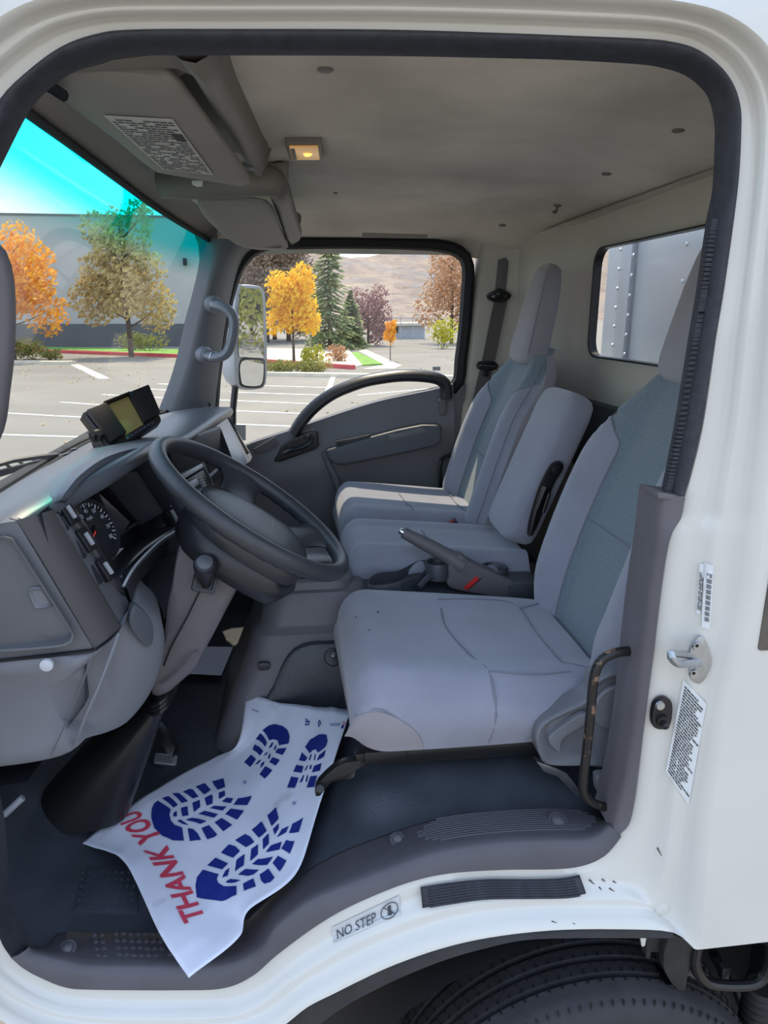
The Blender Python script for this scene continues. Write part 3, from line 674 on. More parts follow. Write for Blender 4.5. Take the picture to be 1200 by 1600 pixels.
mk('symbol_ring', tube([mq(.84+.125*math.cos(a), .52+.40*math.sin(a))+so_ for a in [6.2832*i/24 for i in range(24)]], .0008, 5, closed=True), 'wall_dark', st_)
mk('symbol_slash', tube([mq(.755, .82)+so_, mq(.84, .52)+so_, mq(.925, .22)+so_], .0008, 5), 'wall_dark', st_)
mk('symbol_foot', ([mq(.84+a, .52+b)+so_ for a, b in ((-.02, .28), (.03, .24), (.02, .02), (.05, -.18), (.02, -.28), (-.03, -.2), (-.02, 0))], [tuple(range(7))]), 'wall_dark', st_, smooth=False)
# wheel arch flap under the sill
FT = [(1052, 1453), (1000, 1450), (900, 1453), (805, 1458), (740, 1469), (675, 1486), (610, 1510), (567, 1530), (523, 1552), (480, 1574), (425, 1610)]
FB = [(1052, 1466), (1000, 1466), (900, 1466), (820, 1469), (750, 1484), (690, 1502), (630, 1526), (580, 1550), (540, 1572), (500, 1600), (450, 1640)]
fa = crk(ats(FT, YB+.004), 4); fb = crk(ats(FB, YB-.004), 4)
arch = tag(mk('wheel_arch_flap', loft([fa, fb, [p+V((0, .01, 0)) for p in fb], [p+V((0, .42, .02)) for p in fa]], cap=False, closed=False), 'arch_rubber'), 'black rubber flap edging the wheel arch above the tyre', 'flap')
# ------------------------------------------------------------------ headliner, walls
def backx(Y): return .975-.15*sm(1.25, 1.68, Y)-.02*sm(.35, 0, Y)
def ceilz(X, Y):
    z = 2.318-.030*Y-.055*sm(1.45, 1.72, Y)**1.5-.03*sm(.12, 0, Y)
    return z-.045*sm(.70, 1.0, X/backx(Y))**1.3*.9-.02*sm(.05, -.35, X)
def headl():
    g = []
    for j in range(41):
        Y = .005+1.71*j/40; xb = backx(Y)
        g.append([V((lerp(-.33, xb, i/40), Y, ceilz(lerp(-.33, xb, i/40), Y))) for i in range(41)])
    g.append([p+V((0, .012, -.05)) for p in g[-1]])
    return loft(g, cap=False, closed=False)
head = struct(mk('ceiling', headl(), 'headliner', angle=70), 'grey brown felt headliner of the cab', 'ceiling')
def ceil_hit(px, py):
    d = (FWD+RGT*((px-600)/FPX)+UPV*((800-py)/FPX)); t = .6
    for _ in range(4000):
        p = CAM+d*t
        if p.z >= ceilz(p.x, p.y): return p
        t += .001
    return p
for px, py, l in ((508, 108, 'headliner button nearest the door opening'), (1060, 203, 'headliner button at the rear near corner'), (948, 271, 'headliner button in front of the rear window'), (785, 352, 'headliner button above the passenger headrest'), (524, 301, 'small headliner button behind the dome light')):
    c = ceil_hit(px, py); r = .0125 if px != 524 else .006
    tag(mk('ceiling_button', lathe([(r, .002), (r, -.002), (r*.75, -.004), (.001, -.0045)], c, (0, 0, 1), 16), 'roof_plastic'), l, 'trim button', 'round headliner buttons')
hk = ceil_hit(871, 320); hook = thing('coat_hook', 'small coat hook hanging from the rear of the headliner', 'hook', hk)
mk('base', lathe([(.014, .002), (.013, -.003), (.008, -.006)], hk, (0, 0, 1), 14), 'roof_plastic', hook)
mk('prong', tube(cr([hk, hk+V((-.002, -.002, -.012)), hk+V((-.008, -.006, -.024)), hk+V((-.016, -.012, -.020))], 9), .004, 7), 'roof_plastic', hook)
# band at the far edge of the headliner
mk('edge_panel', slab([at(566, 352, y=1.62), at(668, 352, y=1.62), at(668, 372, y=1.672), at(566, 372, y=1.672)], (0, .01, .01), .002), 'roof_plastic', head)
# rear wall with window hole
def holed(outer, hole):
    return loft([outer, hole], cap=False)
XW = .975
WY0, WY1, WZ0, WZ1 = .40, 1.295, 1.818, 2.150
hol = [V((XW, (WY0+WY1)/2+a, (WZ0+WZ1)/2+b)) for a, b in rrect((WY1-WY0)/2, (WZ1-WZ0)/2, .055, 6)]
cY, cZ = (WY0+WY1)/2, (WZ0+WZ1)/2
def to_rect(p, y0, y1, z0, z1):
    d = p-V((XW, cY, cZ)); ks = []
    if abs(d.y) > 1e-9: ks.append(((y1 if d.y > 0 else y0)-cY)/d.y)
    if abs(d.z) > 1e-9: ks.append(((z1 if d.z > 0 else z0)-cZ)/d.z)
    return V((XW, cY, cZ))+d*min(ks)
def warp(p):
    zt = ceilz(backx(p.y), p.y)
    return V((backx(p.y)+.0*(p.z), p.y, p.z if p.z < 2.2 else zt+.004))
out_ = [to_rect(p, -.0, 1.66, 1.0, 2.28) for p in hol]
# make sure that the four corners are square
cs = [V((XW, y, z)) for y in (0., 1.66) for z in (1.0, 2.28)]
for c in cs:
    i = min(range(len(out_)), key=lambda k: (out_[k]-c).length); out_[i] = c
L = []
for t in (0, .15, .3, .45, .6, .75, .9, 1): L.append([warp(a.lerp(b, t)) for a, b in zip(out_, hol)])
L[-1] = hol; L.append([p+V((.014, 0, 0)) for p in hol])
struct(mk('wall_rear', loft(L, cap=False), 'wall_plastic', angle=50), 'beige plastic rear wall of the cab around the window', 'wall')
w3 = thing('window_3', 'small rounded rear cab window above the seats', 'window', (XW+.01, cY, WZ0)); w3['kind'] = 'structure'
sealp = [p+V((-.004, 0, 0)) for p in hol]
mk('window_seal', loft([grow(sealp, .014), [p+V((-.008, 0, 0)) for p in grow(sealp, .009)], [p+V((-.008, 0, 0)) for p in grow(sealp, -.004)], [p+V((.016, 0, 0)) for p in grow(sealp, -.006)]], cap=False), 'black_plastic', w3)
mk('glass', ([p+V((.018, 0, 0)) for p in hol], [tuple(range(len(hol)))]), 'pane', w3, smooth=False)
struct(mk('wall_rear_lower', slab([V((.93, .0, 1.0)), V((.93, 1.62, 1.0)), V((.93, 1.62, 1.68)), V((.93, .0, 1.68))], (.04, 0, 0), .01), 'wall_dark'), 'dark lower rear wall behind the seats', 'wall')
# far rear post trim with a slot for the belt
def backcorner():
    g = []
    for z in (.98, 1.3, 1.6, 1.63, 2.0, 2.17, 2.20):
        k = .0 if z > 1.62 else .012
        row = [(.925, 1.53), (.88, 1.60), (.83, 1.645), (.76, 1.675), (.70, 1.685), (.655, 1.69), (.642, 1.705), (.635, 1.74)]
        tilt = (z-1.6)*.09
        g.append([V((x+tilt*(1 if x < .9 else .3), y-k-.0*(z), z)) for x, y in row])
    return loft(g, cap=False, closed=False)
pil = struct(mk('trim_3', backcorner(), 'wall_plastic', angle=40), 'plastic cover of the far rear door post', 'trim')
slp = [at(x, y, y=1.672) for x, y in ((779, 406), (790, 402), (795, 408), (788, 480), (772, 480))]
mk('belt_slot', slab(slp, (0, .01, 0), .002), 'taupe_plastic', pil)
# far belt
bp_ = [at(784, 462, y=1.655), at(776, 500, y=1.65), at(764, 560, y=1.64), at(752, 610, y=1.63), at(740, 665, y=1.62), at(722, 770, y=1.60), at(716, 830, y=1.58)]
belt = thing('passenger_seat_belt', 'dark grey belt with anchor loop beside the passenger seat', 'seat belt', bp_[-1])
mk('webbing', strap(cr(bp_, 20), .048, .003, (1, -.15, 0)), 'belt_web', belt)
bc = at(779, 464, y=1.645)
mk('anchor_loop', tube(cr([bc+V((-.040, 0, .004)), bc+V((-.025, -.008, .012)), bc+V((0, -.01, .022)), bc+V((.028, -.008, .012)), bc+V((.042, 0, .004)), bc+V((.02, -.004, -.010)), bc+V((-.022, -.004, -.010))], 26, True), .0075, 8, closed=True), 'black_plastic', belt)
mk('anchor_bolt', lathe([(.016, 0), (.016, .012), (.010, .018), (.001, .02)], bc+V((0, .0, .012)), (0, -1, 0), 16), 'black_plastic', belt)
tg = at(761, 571, y=1.625); mk('tongue', join(tube(cr([tg+V((-.034, 0, .008)), tg+V((0, -.006, .010)), tg+V((.034, 0, .004)), tg+V((.03, -.004, -.010)), tg+V((-.03, -.004, -.008))], 20, True), .007, 8, closed=True), box(tg+V((-.005, -.004, -.024)), (.022, .004, .034), .002)), 'black_plastic', belt)
# ------------------------------------------------------------------ windshield, header, far pillar
def wtop(Y): s = (Y-.86)/.74; return V((-.365+(.085 if s > 0 else .012)*s*s, Y, 2.225-(.035 if s > 0 else .012)*s*s))
def wbot(Y): s = (Y-.86)/.74; return V((-.60+(.14 if s > 0 else .04)*s*s, Y, 1.60+.015*s*s))
ys = [.0+1.64*i/40 for i in range(41)]
ws_t = [wtop(y) for y in ys]; ws_b = [wbot(y) for y in ys]
# follow the traced far edge near the far pillar
def wsfn(s, t): return V((-.03*math.sin(math.pi*t), 0, .0))
wsm = sheet(ws_t, ws_b, 12, wsfn)
zc = (max(p.z for p in wsm[0])+min(p.z for p in wsm[0]))/2
glass('windshield_glass', (0.965, 0.985, 0.975), band=(2.06-zc, 2.165-zc, (0.0, 0.70, 0.70)))
w1 = thing('window_1', 'raked windshield with a turquoise shade band along the top', 'window', wbot(.86)); w1['kind'] = 'structure'
mk('glass', wsm, 'windshield_glass', w1, angle=80)
ed = [wtop(y)+V((.004, 0, 0)) for y in ys]+[sheet_p for sheet_p in [wtop(1.64).lerp(wbot(1.64), k/10)+V((-.03*math.sin(math.pi*k/10)+.004, 0, 0)) for k in range(1, 10)]]+[wbot(y)+V((.004, 0, 0)) for y in reversed(ys)]
mk('rubber_edge', tube(ed, .008, 7), 'black_matte', w1)
# header between windshield and headliner
hy = [.06+1.6*i/40 for i in range(41)]; hA = [wtop(y)+V((-.01, 0, .003)) for y in hy]; hB = [V((-.17, y, ceilz(-.17, max(y, .01))+.006)) for y in hy]
struct(mk('trim_4', sheet(hA, hB, 8, lambda s, t: V((0, 0, .022*math.sin(math.pi*t)))), 'roof_plastic', angle=60), 'plastic header above the windshield', 'trim')
# far front pillar
C1 = ats([(331, 372), (327, 420), (307, 500), (287, 580), (262, 648), (250, 690)], 1.585); C2 = ats([(412, 380), (380, 405), (360, 470), (345, 560), (337, 640), (335, 700)], 1.70)
c1 = crk(C1, 5); c2 = crk(C2, 5)
pl = [[p+V((-.04, .02, 0)) for p in c1], c1]
for t in (.1, .25, .5, .75, .92): pl.append([a.lerp(b, t)+V((0, -.035*math.sin(math.pi*t)**.8, 0)) for a, b in zip(c1, c2)])
pl += [c2, [p+V((.0, .05, 0)) for p in c2]]
struct(mk('trim_5', loft(pl, cap=False, closed=False), 'pillar_plastic', angle=50), 'blue grey plastic cover of the far windshield pillar', 'trim')
gh = thing('pillar_grab_handle', 'pale grey grab handle on the far windshield pillar', 'handle', at(330, 560, y=1.55))
hp = [at(331, 475, y=1.60), at(340, 477, y=1.565), at(353, 482, y=1.55), at(365, 497, y=1.545), at(364, 525, y=1.545), at(355, 551, y=1.55), at(338, 559, y=1.56), at(318, 554, y=1.60)]
mk('grip', tube(cr(hp, 26), .021, 10, flat=.8), 'handle_grey', gh)
for p, q in ((hp[0], hp[1]), (hp[-1], hp[-2])):
    mk('foot', lathe([(.030, -.012), (.030, .012), (.022, .022)], p, (q-p), 14), 'handle_grey', gh); mk('clip', lathe([(.0225, 0), (.0225, .004)], p.lerp(q, .8), (q-p), 14), 'steel', gh)
# near pillar (mostly out of frame) and its handle
nb = cr([wtop(-.02)+V((-.035, 0, .02)), wtop(-.02).lerp(wbot(-.02), .33)+V((-.065, 0, 0)), wtop(-.02).lerp(wbot(-.02), .66)+V((-.065, 0, 0)), wbot(-.02)+V((-.03, 0, 0))], 20)
struct(mk('trim_6', tube(nb, .03, 10), 'pillar_plastic'), 'plastic cover of the near windshield pillar beyond the left edge', 'trim')
mk('outer_pillar', tube([p+V((-.075, -.035, 0)) for p in nb], .05, 12), 'body_white', body)
ng = thing('pillar_grab_handle', 'dark grab handle of the near windshield pillar at the left edge', 'handle', at(0, 690, y=.08))
mk('grip', tube(cr([at(-70, 395, y=.11), at(-30, 385, y=.085), at(-12, 400, y=.08), at(-1, 440, y=.08), at(1, 520, y=.08), at(-6, 600, y=.08), at(-22, 680, y=.085), at(-80, 735, y=.12)], 30), .019, 12), 'taupe_plastic', ng)
for p in ((-70, 395), (-80, 735)): mk('foot', lathe([(.026, -.01), (.026, .015), (.018, .022)], at(p[0], p[1], y=.115), (.6, -.6, 0), 12), 'taupe_plastic', ng)
# ------------------------------------------------------------------ passenger door
YD = 1.70
GL = [(343, 655), (343, 615), (347, 570), (360, 490), (373, 440), (384, 416), (402, 398), (425, 391), (500, 389), (581, 389), (650, 391), (688, 394), (712, 402), (722, 419), (720, 470), (716, 520), (711, 560), (706, 596), (677, 606), (588, 626), (495, 656), (458, 669), (400, 688), (383, 696), (366, 690)]
glp = cr([at(x, y, y=YD+.03) for x, y in GL], 110, True)
def ring_out(loop, d, dy):
    n = len(loop); out = []
    for i in range(n):
        t = (loop[(i+1) % n]-loop[i-1]); nn = V((t.z, 0, -t.x)).normalized()
        out.append(loop[i]+nn*d+V((0, dy, 0)))
    return out
sgn = 1
cg = sum(glp, V((0, 0, 0)))/len(glp)
t0 = ring_out(glp, .01, 0)
if (t0[0]-cg).length < (glp[0]-cg).length: sgn = -1
w2 = thing('window_2', 'large passenger side window with a view of trees and hills', 'window', at(540, 640, y=YD)); w2['kind'] = 'structure'
mk('glass', (glp, [tuple(range(len(glp)))]), 'pane', w2, smooth=False)
mk('window_frame', loft([ring_out(glp, -.002*sgn, .0), ring_out(glp, .004*sgn, -.03), ring_out(glp, .026*sgn, -.04), ring_out(glp, .040*sgn, -.03), ring_out(glp, .044*sgn, .01)], cap=False), 'black_matte', w2)
mk('etching', slab([at(676, 573, y=YD+.029), at(688, 573, y=YD+.029), at(688, 579, y=YD+.029), at(676, 579, y=YD+.029)], (0, .0008, 0), 0), 'sticker_grey', w2, smooth=False)
mk('corner_sticker', slab([at(355, 664, y=YD+.028), at(384, 664, y=YD+.028), at(384, 688, y=YD+.028), at(355, 688, y=YD+.028)], (0, .0008, 0), 0), 'sticker_clear', w2, smooth=False)
door = thing('door_1', 'grey passenger door trim with arched armrest', 'door', at(560, 800, y=YD)); door['kind'] = 'structure'
belt_t = [(330, 720), (383, 697), (400, 690), (458, 671), (495, 658), (588, 628), (677, 609), (708, 600)]
bt = cr(ats(belt_t, YD-.012), 40)
rows = [[p+V((0, .05, 0)) for p in bt], bt]
for k in range(1, 15):
    t = k/14; zb = .92; row = []
    for p in bt:
        z = lerp(p.z, zb, t**1.1); bul = -.030*sm(0, .22, t)+.018*sm(.30, .42, t)
        # the lower front part stands proud as the door pocket
        bx = sm(.08, .02, p.x-(.15*t))
        row.append(V((p.x+.015*t, p.y+bul-.02*bx*sm(.15, .35, t), z)))
    rows.append(row)
mk('door_panel', loft(rows, cap=False, closed=False), 'door_grey', door, angle=50)
arc = ats([(459, 678), (470, 660), (485, 642), (502, 627), (522, 614), (545, 604), (572, 595), (599, 590), (625, 587), (652, 587), (678, 590), (692, 596), (697, 606), (697, 622)], YD-.045)
mk('grab_arch', tube(cr(arc, 40), .031, 10, flat=.75), 'dash_dark', door)
def dslab(name, pts, y, th, m, off=.006, seg=3, par=door, n=None):
    l = ats(pts, y); l = cr(l, n, True) if n else l
    return mk(name, slab(l, (0, th, 0), off, seg), m, par)
arm = dslab('armrest', [(509, 704), (560, 688), (620, 672), (660, 664), (688, 664), (691, 672), (690, 690), (682, 697), (640, 707), (580, 719), (540, 727), (524, 727), (512, 717)], YD-.085, .075, 'door_blue', .018, 4)
dslab('switch_recess', [(608, 680), (660, 669), (667, 671), (666, 677), (612, 688), (607, 686)], YD-.088, .02, 'door_grey', .003, 2, arm)
dslab('grip_slot', [(524, 690), (578, 679), (580, 684), (530, 698)], YD-.080, .02, 'dash_dark', .003, 2, arm)
bz = dslab('handle_bezel', [(428, 721), (440, 698), (452, 687), (490, 671), (496, 674), (499, 697), (493, 702), (437, 722)], YD-.055, .04, 'dash_dark', .006, 3)
dslab('handle_well', [(437, 716), (447, 697), (456, 690), (487, 677), (491, 680), (492, 693), (487, 698), (443, 715)], YD-.0555, .01, 'black_plastic', .001, 1, bz)
mk('door_lever', tube(cr(ats([(443, 709), (455, 703), (470, 700), (484, 692), (488, 684)], YD-.066), 14), .011, 8, flat=.7), 'dash_dark', bz)
mk('lock_knob', box(at(480, 682, y=YD-.062), (.022, .012, .018), .003), 'dash_dark', bz)
dslab('tweeter_cover', [(396, 702), (430, 682), (433, 694), (418, 705), (400, 710)], YD-.036, .01, 'taupe_plastic', .003)
dslab('reflector', [(686, 625), (697, 623), (698, 648), (688, 650)], YD-.045, .02, 'taupe_plastic', .003)
pk = ats([(506, 706), (514, 726), (524, 748), (531, 770), (535, 800)], YD-.05)
mk('pocket_edge', tube(cr(pk, 16), .012, 8), 'door_grey', door)
# far rear lower post and black grab bar by the passenger seat
struct(mk('trim_7', slab(ats([(706, 602), (745, 600), (742, 830), (712, 830)], 1.70), (0, .04, 0), .008), 'door_grey'), 'lower cover of the far rear door post', 'trim')
gb = tag(mk('grab_bar', tube(cr(ats([(722, 709, 1.62), (705, 711, 1.60), (692, 716, 1.58), (688, 728, 1.57), (688, 760, 1.57), (690, 785, 1.57), (700, 800, 1.6)], 1.6), 24), .008, 8), 'black_paint'), 'thin black grab bar by the far door post', 'grab bar')
# side mirror outside
sm_ = thing('side_mirror', 'tall black and chrome mirror outside the passenger window', 'mirror', at(365, 660, y=2.0))
def my(px): return 2.0+(px-366)/50*.165
def mpts(l, o=0): return [at(x, y, y=my(x)+o) for x, y in l]
ml = cr(mpts([(369, 452), (380, 446), (405, 448), (413, 456), (416, 500), (417, 560), (415, 600), (406, 607), (385, 608), (372, 603), (367, 590), (366, 530)]), 40, True)
mk('shell', loft([ml, [p+V((-.012, .010, 0)) for p in grow(ml, .004)], [p+V((-.05, .05, 0)) for p in grow(ml, -.01)], [p+V((-.08, .07, 0)) for p in grow(ml, -.05)]], cap=True), 'silver_trim', sm_)
m1 = cr(mpts([(374, 456), (383, 450), (403, 452), (410, 460), (412, 556), (408, 559), (377, 557), (373, 550)], -.006), 30, True); m2 = cr(mpts([(378, 565), (409, 564), (412, 570), (410, 597), (402, 603), (383, 602), (377, 595)], -.006), 30, True)
mk('mirror_glass', slab(m1, (-.003, .003, 0), 0), 'mirror', sm_, smooth=False); mk('wide_angle_glass', slab(m2, (-.003, .003, 0), 0), 'mirror', sm_, smooth=False)
bz_ = cr(mpts([(377, 560), (411, 560), (414, 570), (413, 599), (404, 606), (381, 605), (374, 597)], -.002), 30, True)
mk('lower_bezel', slab(bz_, (-.004, .004, 0), .001), 'black_plastic', sm_)
mk('mirror_back', slab(ats([(356, 560), (368, 470), (375, 462), (372, 600), (366, 606)], 2.05), (-.02, .05, 0), .01), 'black_plastic', sm_)
mk('arm', tube([at(368, 600, y=2.04), at(364, 640, y=2.04), at(364, 690, y=2.0), at(366, 715, y=1.86), at(372, 722, y=1.76)], .014, 8), 'black_plastic', sm_)
# wiper outside the windshield
wp = thing('wiper', 'black wiper resting outside the windshield on the left', 'wiper', at(-30, 740, y=.6))
mk('blade', slab([at(-60, 750, y=.62), at(112, 707, y=.86), at(111, 712, y=.86), at(-60, 764, y=.62)], (-.012, .006, .0), .002), 'black_plastic', wp)
mk('frame', tube([at(-60, 742, y=.62), at(20, 720, y=.74), at(60, 714, y=.79), at(90, 711, y=.83)], .006, 6), 'black_plastic', wp)
for x in (5, 25, 45, 65): mk('yoke', tube([at(x, 724-.2*x, y=.72+.0018*x), at(x+12, 732-.26*x, y=.72+.0018*x)], .0035, 5), 'black_plastic', wp)
wp2 = thing('wiper', 'black wiper behind the monitor bracket', 'wiper', at(120, 716, y=.92)); mk('arm', tube([at(120, 716, y=.92), at(150, 697, y=1.0), at(165, 686, y=1.05)], .009, 6), 'black_plastic', wp2); mk('pivot', lathe([(.018, 0), (.016, .02), (.008, .03)], at(118, 718, y=.915), (0, 0, 1), 12), 'black_plastic', wp2)
# ------------------------------------------------------------------ floor
TZ = sorted((p.x, p.z) for p in st3)
def tz(X):
    if X <= TZ[0][0]: return TZ[0][1]
    for (x0_, z0_), (x1_, z1_) in zip(TZ, TZ[1:]):
        if X <= x1_: return lerp(z0_, z1_, (X-x0_)/max(x1_-x0_, 1e-6))
    return TZ[-1][1]
def fh(X, Y):
    r = sm(-.12, .20, X+.02*math.sin(Y*9)); z = .842+.215*r
    z += .012*noise.noise(V((X*5, Y*5, .3)))*(.3+r*.3)
    # soft folds of the mat where it climbs beside the sill
    z += .011*math.sin(X*52+Y*34+2*math.sin(X*17))*sm(-.06, .04, X)*sm(.30, .16, X)*sm(.36, .18, Y)*sm(.115, .15, Y)
    z += .16*sm(-.42, -.75, X)      # toe board rises to the front
    z += .02*sm(.45, .62, Y)
    if X > -.47: z = lerp(z, tz(X)+.004, sm(.25, .115, Y))
    return z
fl = []
for j in range(81):
    row = []
    for i in range(91):
        X = -.80+1.74*i/90; y0 = lerp(.0, .110, sm(-.50, -.46, X)); Y = lerp(y0, 1.705, (j/80)**1.3); row.append(V((X, Y, fh(X, Y))))
    fl.append(row)
floor = struct(mk('floor', loft(fl, cap=False, closed=False), 'floor_vinyl', angle=70), 'black leather-grained vinyl floor mat of the cab', 'floor')
# raised foot pad with studs
pdl = [(112, 1424), (140, 1356), (190, 1350), (215, 1395), (215, 1425)]
def floor_hit(px, py, up=0):
    d = (FWD+RGT*((px-600)/FPX)+UPV*((800-py)/FPX)); t = .6
    for _ in range(4000):
        p = CAM+d*t
        if p.z <= fh(p.x, p.y)+up: return p
        t += .001
    return p
fp = [floor_hit(x, y, .004) for x, y in pdl]; fpm = mk('foot_pad', slab(fp, (0, 0, -.008), .002), 'floor_vinyl', floor)
for a in range(9):
    for b in range(6):
        p = floor_hit(lerp(122, 205, a/8)+b*1.5, lerp(1416, 1362, b/5), .006); mk('pad_stud', lathe([(.004, -.002), (.003, .0015), (.0005, .002)], p, (0, 0, 1), 5), 'floor_vinyl', fpm, smooth=False)
# flap over the floor at far bulkhead, front wall below dash
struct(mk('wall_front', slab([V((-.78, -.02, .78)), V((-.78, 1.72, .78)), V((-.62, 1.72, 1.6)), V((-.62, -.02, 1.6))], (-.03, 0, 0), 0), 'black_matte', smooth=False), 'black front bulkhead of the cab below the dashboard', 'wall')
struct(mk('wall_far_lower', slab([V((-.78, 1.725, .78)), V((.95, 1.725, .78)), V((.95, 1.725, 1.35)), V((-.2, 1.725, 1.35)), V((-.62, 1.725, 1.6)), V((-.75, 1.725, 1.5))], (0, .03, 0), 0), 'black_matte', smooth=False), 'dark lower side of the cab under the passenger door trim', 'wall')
# ================================================================== dashboard
dash = thing('dashboard', 'long grey dashboard with instrument cluster under the windshield', 'dashboard', V((-.5, .86, 1.2)))
def w3(*l): return [at(a[0], a[1], y=a[2]) for a in l]
# top pad: from the windshield foot to the lip; stations across the cab
ST = [(.092, (-.435, 1.645), 0), (.13, (-.415, 1.655), 0), (.20, (-.385, 1.668), 0), (.30, (-.335, 1.688), 0), (.42, (-.318, 1.692), 0), (.55, (-.318, 1.685), 0), (.64, (-.31, 1.672), 0), (.78, (-.285, 1.662), 0), (.95, (-.262, 1.662), 0), (1.12, (-.245, 1.662), 0), (1.30, (-.235, 1.655), 0), (1.50, (-.235, 1.640), 0), (1.60, (-.25, 1.62), 0), (1.655, (-.29, 1.60), 0)]
A_ = []; Bs = []; Cs = []
for Y, (x, z), _ in ST:
    w = wbot(Y); A_.append(V((w.x-.03, Y, w.z-.012))); Bs.append(V((lerp(w.x, x, .45), Y, lerp(w.z, z, .75)+.002))); Cs.append(V((x, Y, z)))
A_ = cr(A_, 50); Bs = cr(Bs, 50); Cs = cr(Cs, 50)
pad_ = [A_, [a.lerp(b, .5)+V((0, 0, .004)) for a, b in zip(A_, Bs)], Bs, [b.lerp(c, .5)+V((0, 0, .004)) for b, c in zip(Bs, Cs)], Cs, [c+V((.010, 0, -.006)) for c in Cs], [c+V((.013, 0, -.018)) for c in Cs], [c+V((.006, 0, -.030)) for c in Cs], [c+V((-.06, 0, -.045)) for c in Cs]]
top = mk('top_pad', loft(pad_, cap=False, closed=False), 'dash_top', dash, angle=50)
# demister slots
for a, b in (((28, 772, .30), (75, 752, .42)), ((140, 722, .68), (165, 712, .78))):
    P, Q = at(a[0], a[1], y=a[2]), at(b[0], b[1], y=b[2]); mk('demister_slot', tube([P, P.lerp(Q, .5)+V((0, 0, .001)), Q], .004, 6, rr=[.002, .005, .002]), 'black_matte', top)
mk('glass_channel', tube([p+V((.006, 0, .010)) for p in A_], .008, 7), 'black_matte', dash)
# fascia below the lip across the whole cab
def fasc(Y):
    if Y < .66: return V((-.40, Y, 1.655)), V((-.36, Y, 1.40))
    return V((-.335+.04*sm(.66, 1.1, Y)-.03*sm(1.5, 1.65, Y), Y, 1.645)), V((-.285+.02*sm(.66, 1.1, Y)-.04*sm(1.5, 1.65, Y), Y, 1.36))
yy = [.10+1.54*i/50 for i in range(51)]
f0 = [fasc(y)[0] for y in yy]; f1 = [fasc(y)[1] for y in yy]
mk('fascia', sheet(f0, f1, 4), 'dash_dark', dash)
mk('lower_fascia', loft([f1, [p+V((-.01, 0, -.08)) for p in f1], [p+V((-.12, 0, -.22)) for p in f1], [p+V((-.3, 0, -.24)) for p in f1]], cap=False, closed=False), 'dash_dark', dash)
# instrument binnacle: mouth ring and recess
mouth = w3((117, 792, .215), (124, 776, .23), (140, 757, .27), (165, 738, .33), (192, 727, .40), (213, 724, .47), (226, 732, .52), (245, 762, .56), (263, 795, .59), (272, 812, .60), (272, 820, .595), (255, 832, .54), (228, 850, .44), (205, 872, .34), (190, 893, .26), (183, 899, .225), (172, 888, .215), (150, 850, .212), (128, 812, .212))
mo = cr(mouth, 72, True)
deep = V((-.085, .012, -.03))
mo2 = [p+deep for p in grow(mo, -.012)]
outer_m = w3((88, 798, .175), (100, 775, .19), (122, 750, .24), (155, 727, .31), (190, 715, .39), (220, 711, .48), (236, 719, .54), (256, 750, .585), (280, 790, .625), (300, 820, .65), (300, 838, .64), (268, 850, .57), (240, 868, .46), (215, 892, .36), (203, 915, .27), (200, 935, .23), (178, 920, .20), (146, 868, .19), (110, 815, .18))
om = cr(outer_m, 72, True)
bin_ = mk('cluster_bezel', loft([[p+V((-.05, 0, -.02)) for p in om], om, [a.lerp(b, .25)+V((.006, -.002, .003)) for a, b in zip(om, mo)], [a.lerp(b, .8)+V((.006, -.002, .003)) for a, b in zip(om, mo)], mo, [a.lerp(b, .5) for a, b in zip(mo, mo2)], mo2], cap=False), 'dash_dark', dash, angle=60)
cl = mk('gauge_panel', (mo2, [tuple(range(len(mo2)))]), 'gauge_face', bin_, smooth=False)
# brow of the cluster in the pad colour
br_o = w3((78, 788, .155), (88, 773, .172), (112, 745, .23), (150, 718, .31), (190, 704, .40), (224, 699, .50), (246, 705, .58)); br_i = w3((98, 788, .18), (106, 775, .19), (126, 753, .24), (158, 731, .31), (190, 719, .39), (218, 715, .48), (236, 722, .54))
bo, bi = crk(br_o, 6), crk(br_i, 6)
mk('cluster_brow', loft([[p+V((-.03, .0, -.01)) for p in bo], bo, [a.lerp(b, .35)+V((.012, -.004, .008)) for a, b in zip(bo, bi)], [a.lerp(b, .75)+V((.012, -.004, .004)) for a, b in zip(bo, bi)], bi, [p+V((-.03, .01, -.01)) for p in bi]], cap=False, closed=False), 'dash_top', dash, angle=60)
# gauges
GN = V((.86, -.28, .42)).normalized(); gr_, gu_, gn_ = frame3(GN)
gc = at(147, 828, y=.285)
dial = mk('speedometer', lathe([(.062, -.01), (.062, .004), (.058, .008), (.056, .002), (.054, .0015)], gc, GN, 40), 'dash_dark', bin_)
mk('dial_face', lathe([(.0545, .0), (.0545, .0022), (.02, .0024)], gc, GN, 40), 'gauge_face', dial)
def on_dial(a, r, h=.004): return gc+(gr_*math.sin(a)+gu_*math.cos(a))*r+gn_*h
for k in range(29):
    a = math.radians(-130+260*k/28); r0 = .047 if k % 2 else .044
    mk('tick_mark', tube([on_dial(a, r0), on_dial(a, .051)], .0009 if k % 2 else .0013, 4), 'gauge_mark', dial, smooth=False)
for k in range(9):
    a = math.radians(-130+260*k/8)
    v, f = text_mesh(str(k*10), .011); cx_ = sum(p.x for p in v)/len(v); cy_ = sum(p.y for p in v)/len(v)
    c = on_dial(a, .037); mk('dial_number', ([c+gr_*(p.x-cx_)+gu_*(p.y-cy_) for p in v], f), 'gauge_mark', dial, smooth=False)
v, f = text_mesh('mph', .010); mk('dial_unit', ([on_dial(0, .02)+gr_*(p.x-.009)+gu_*p.y for p in v], f), 'gauge_mark', dial, smooth=False)
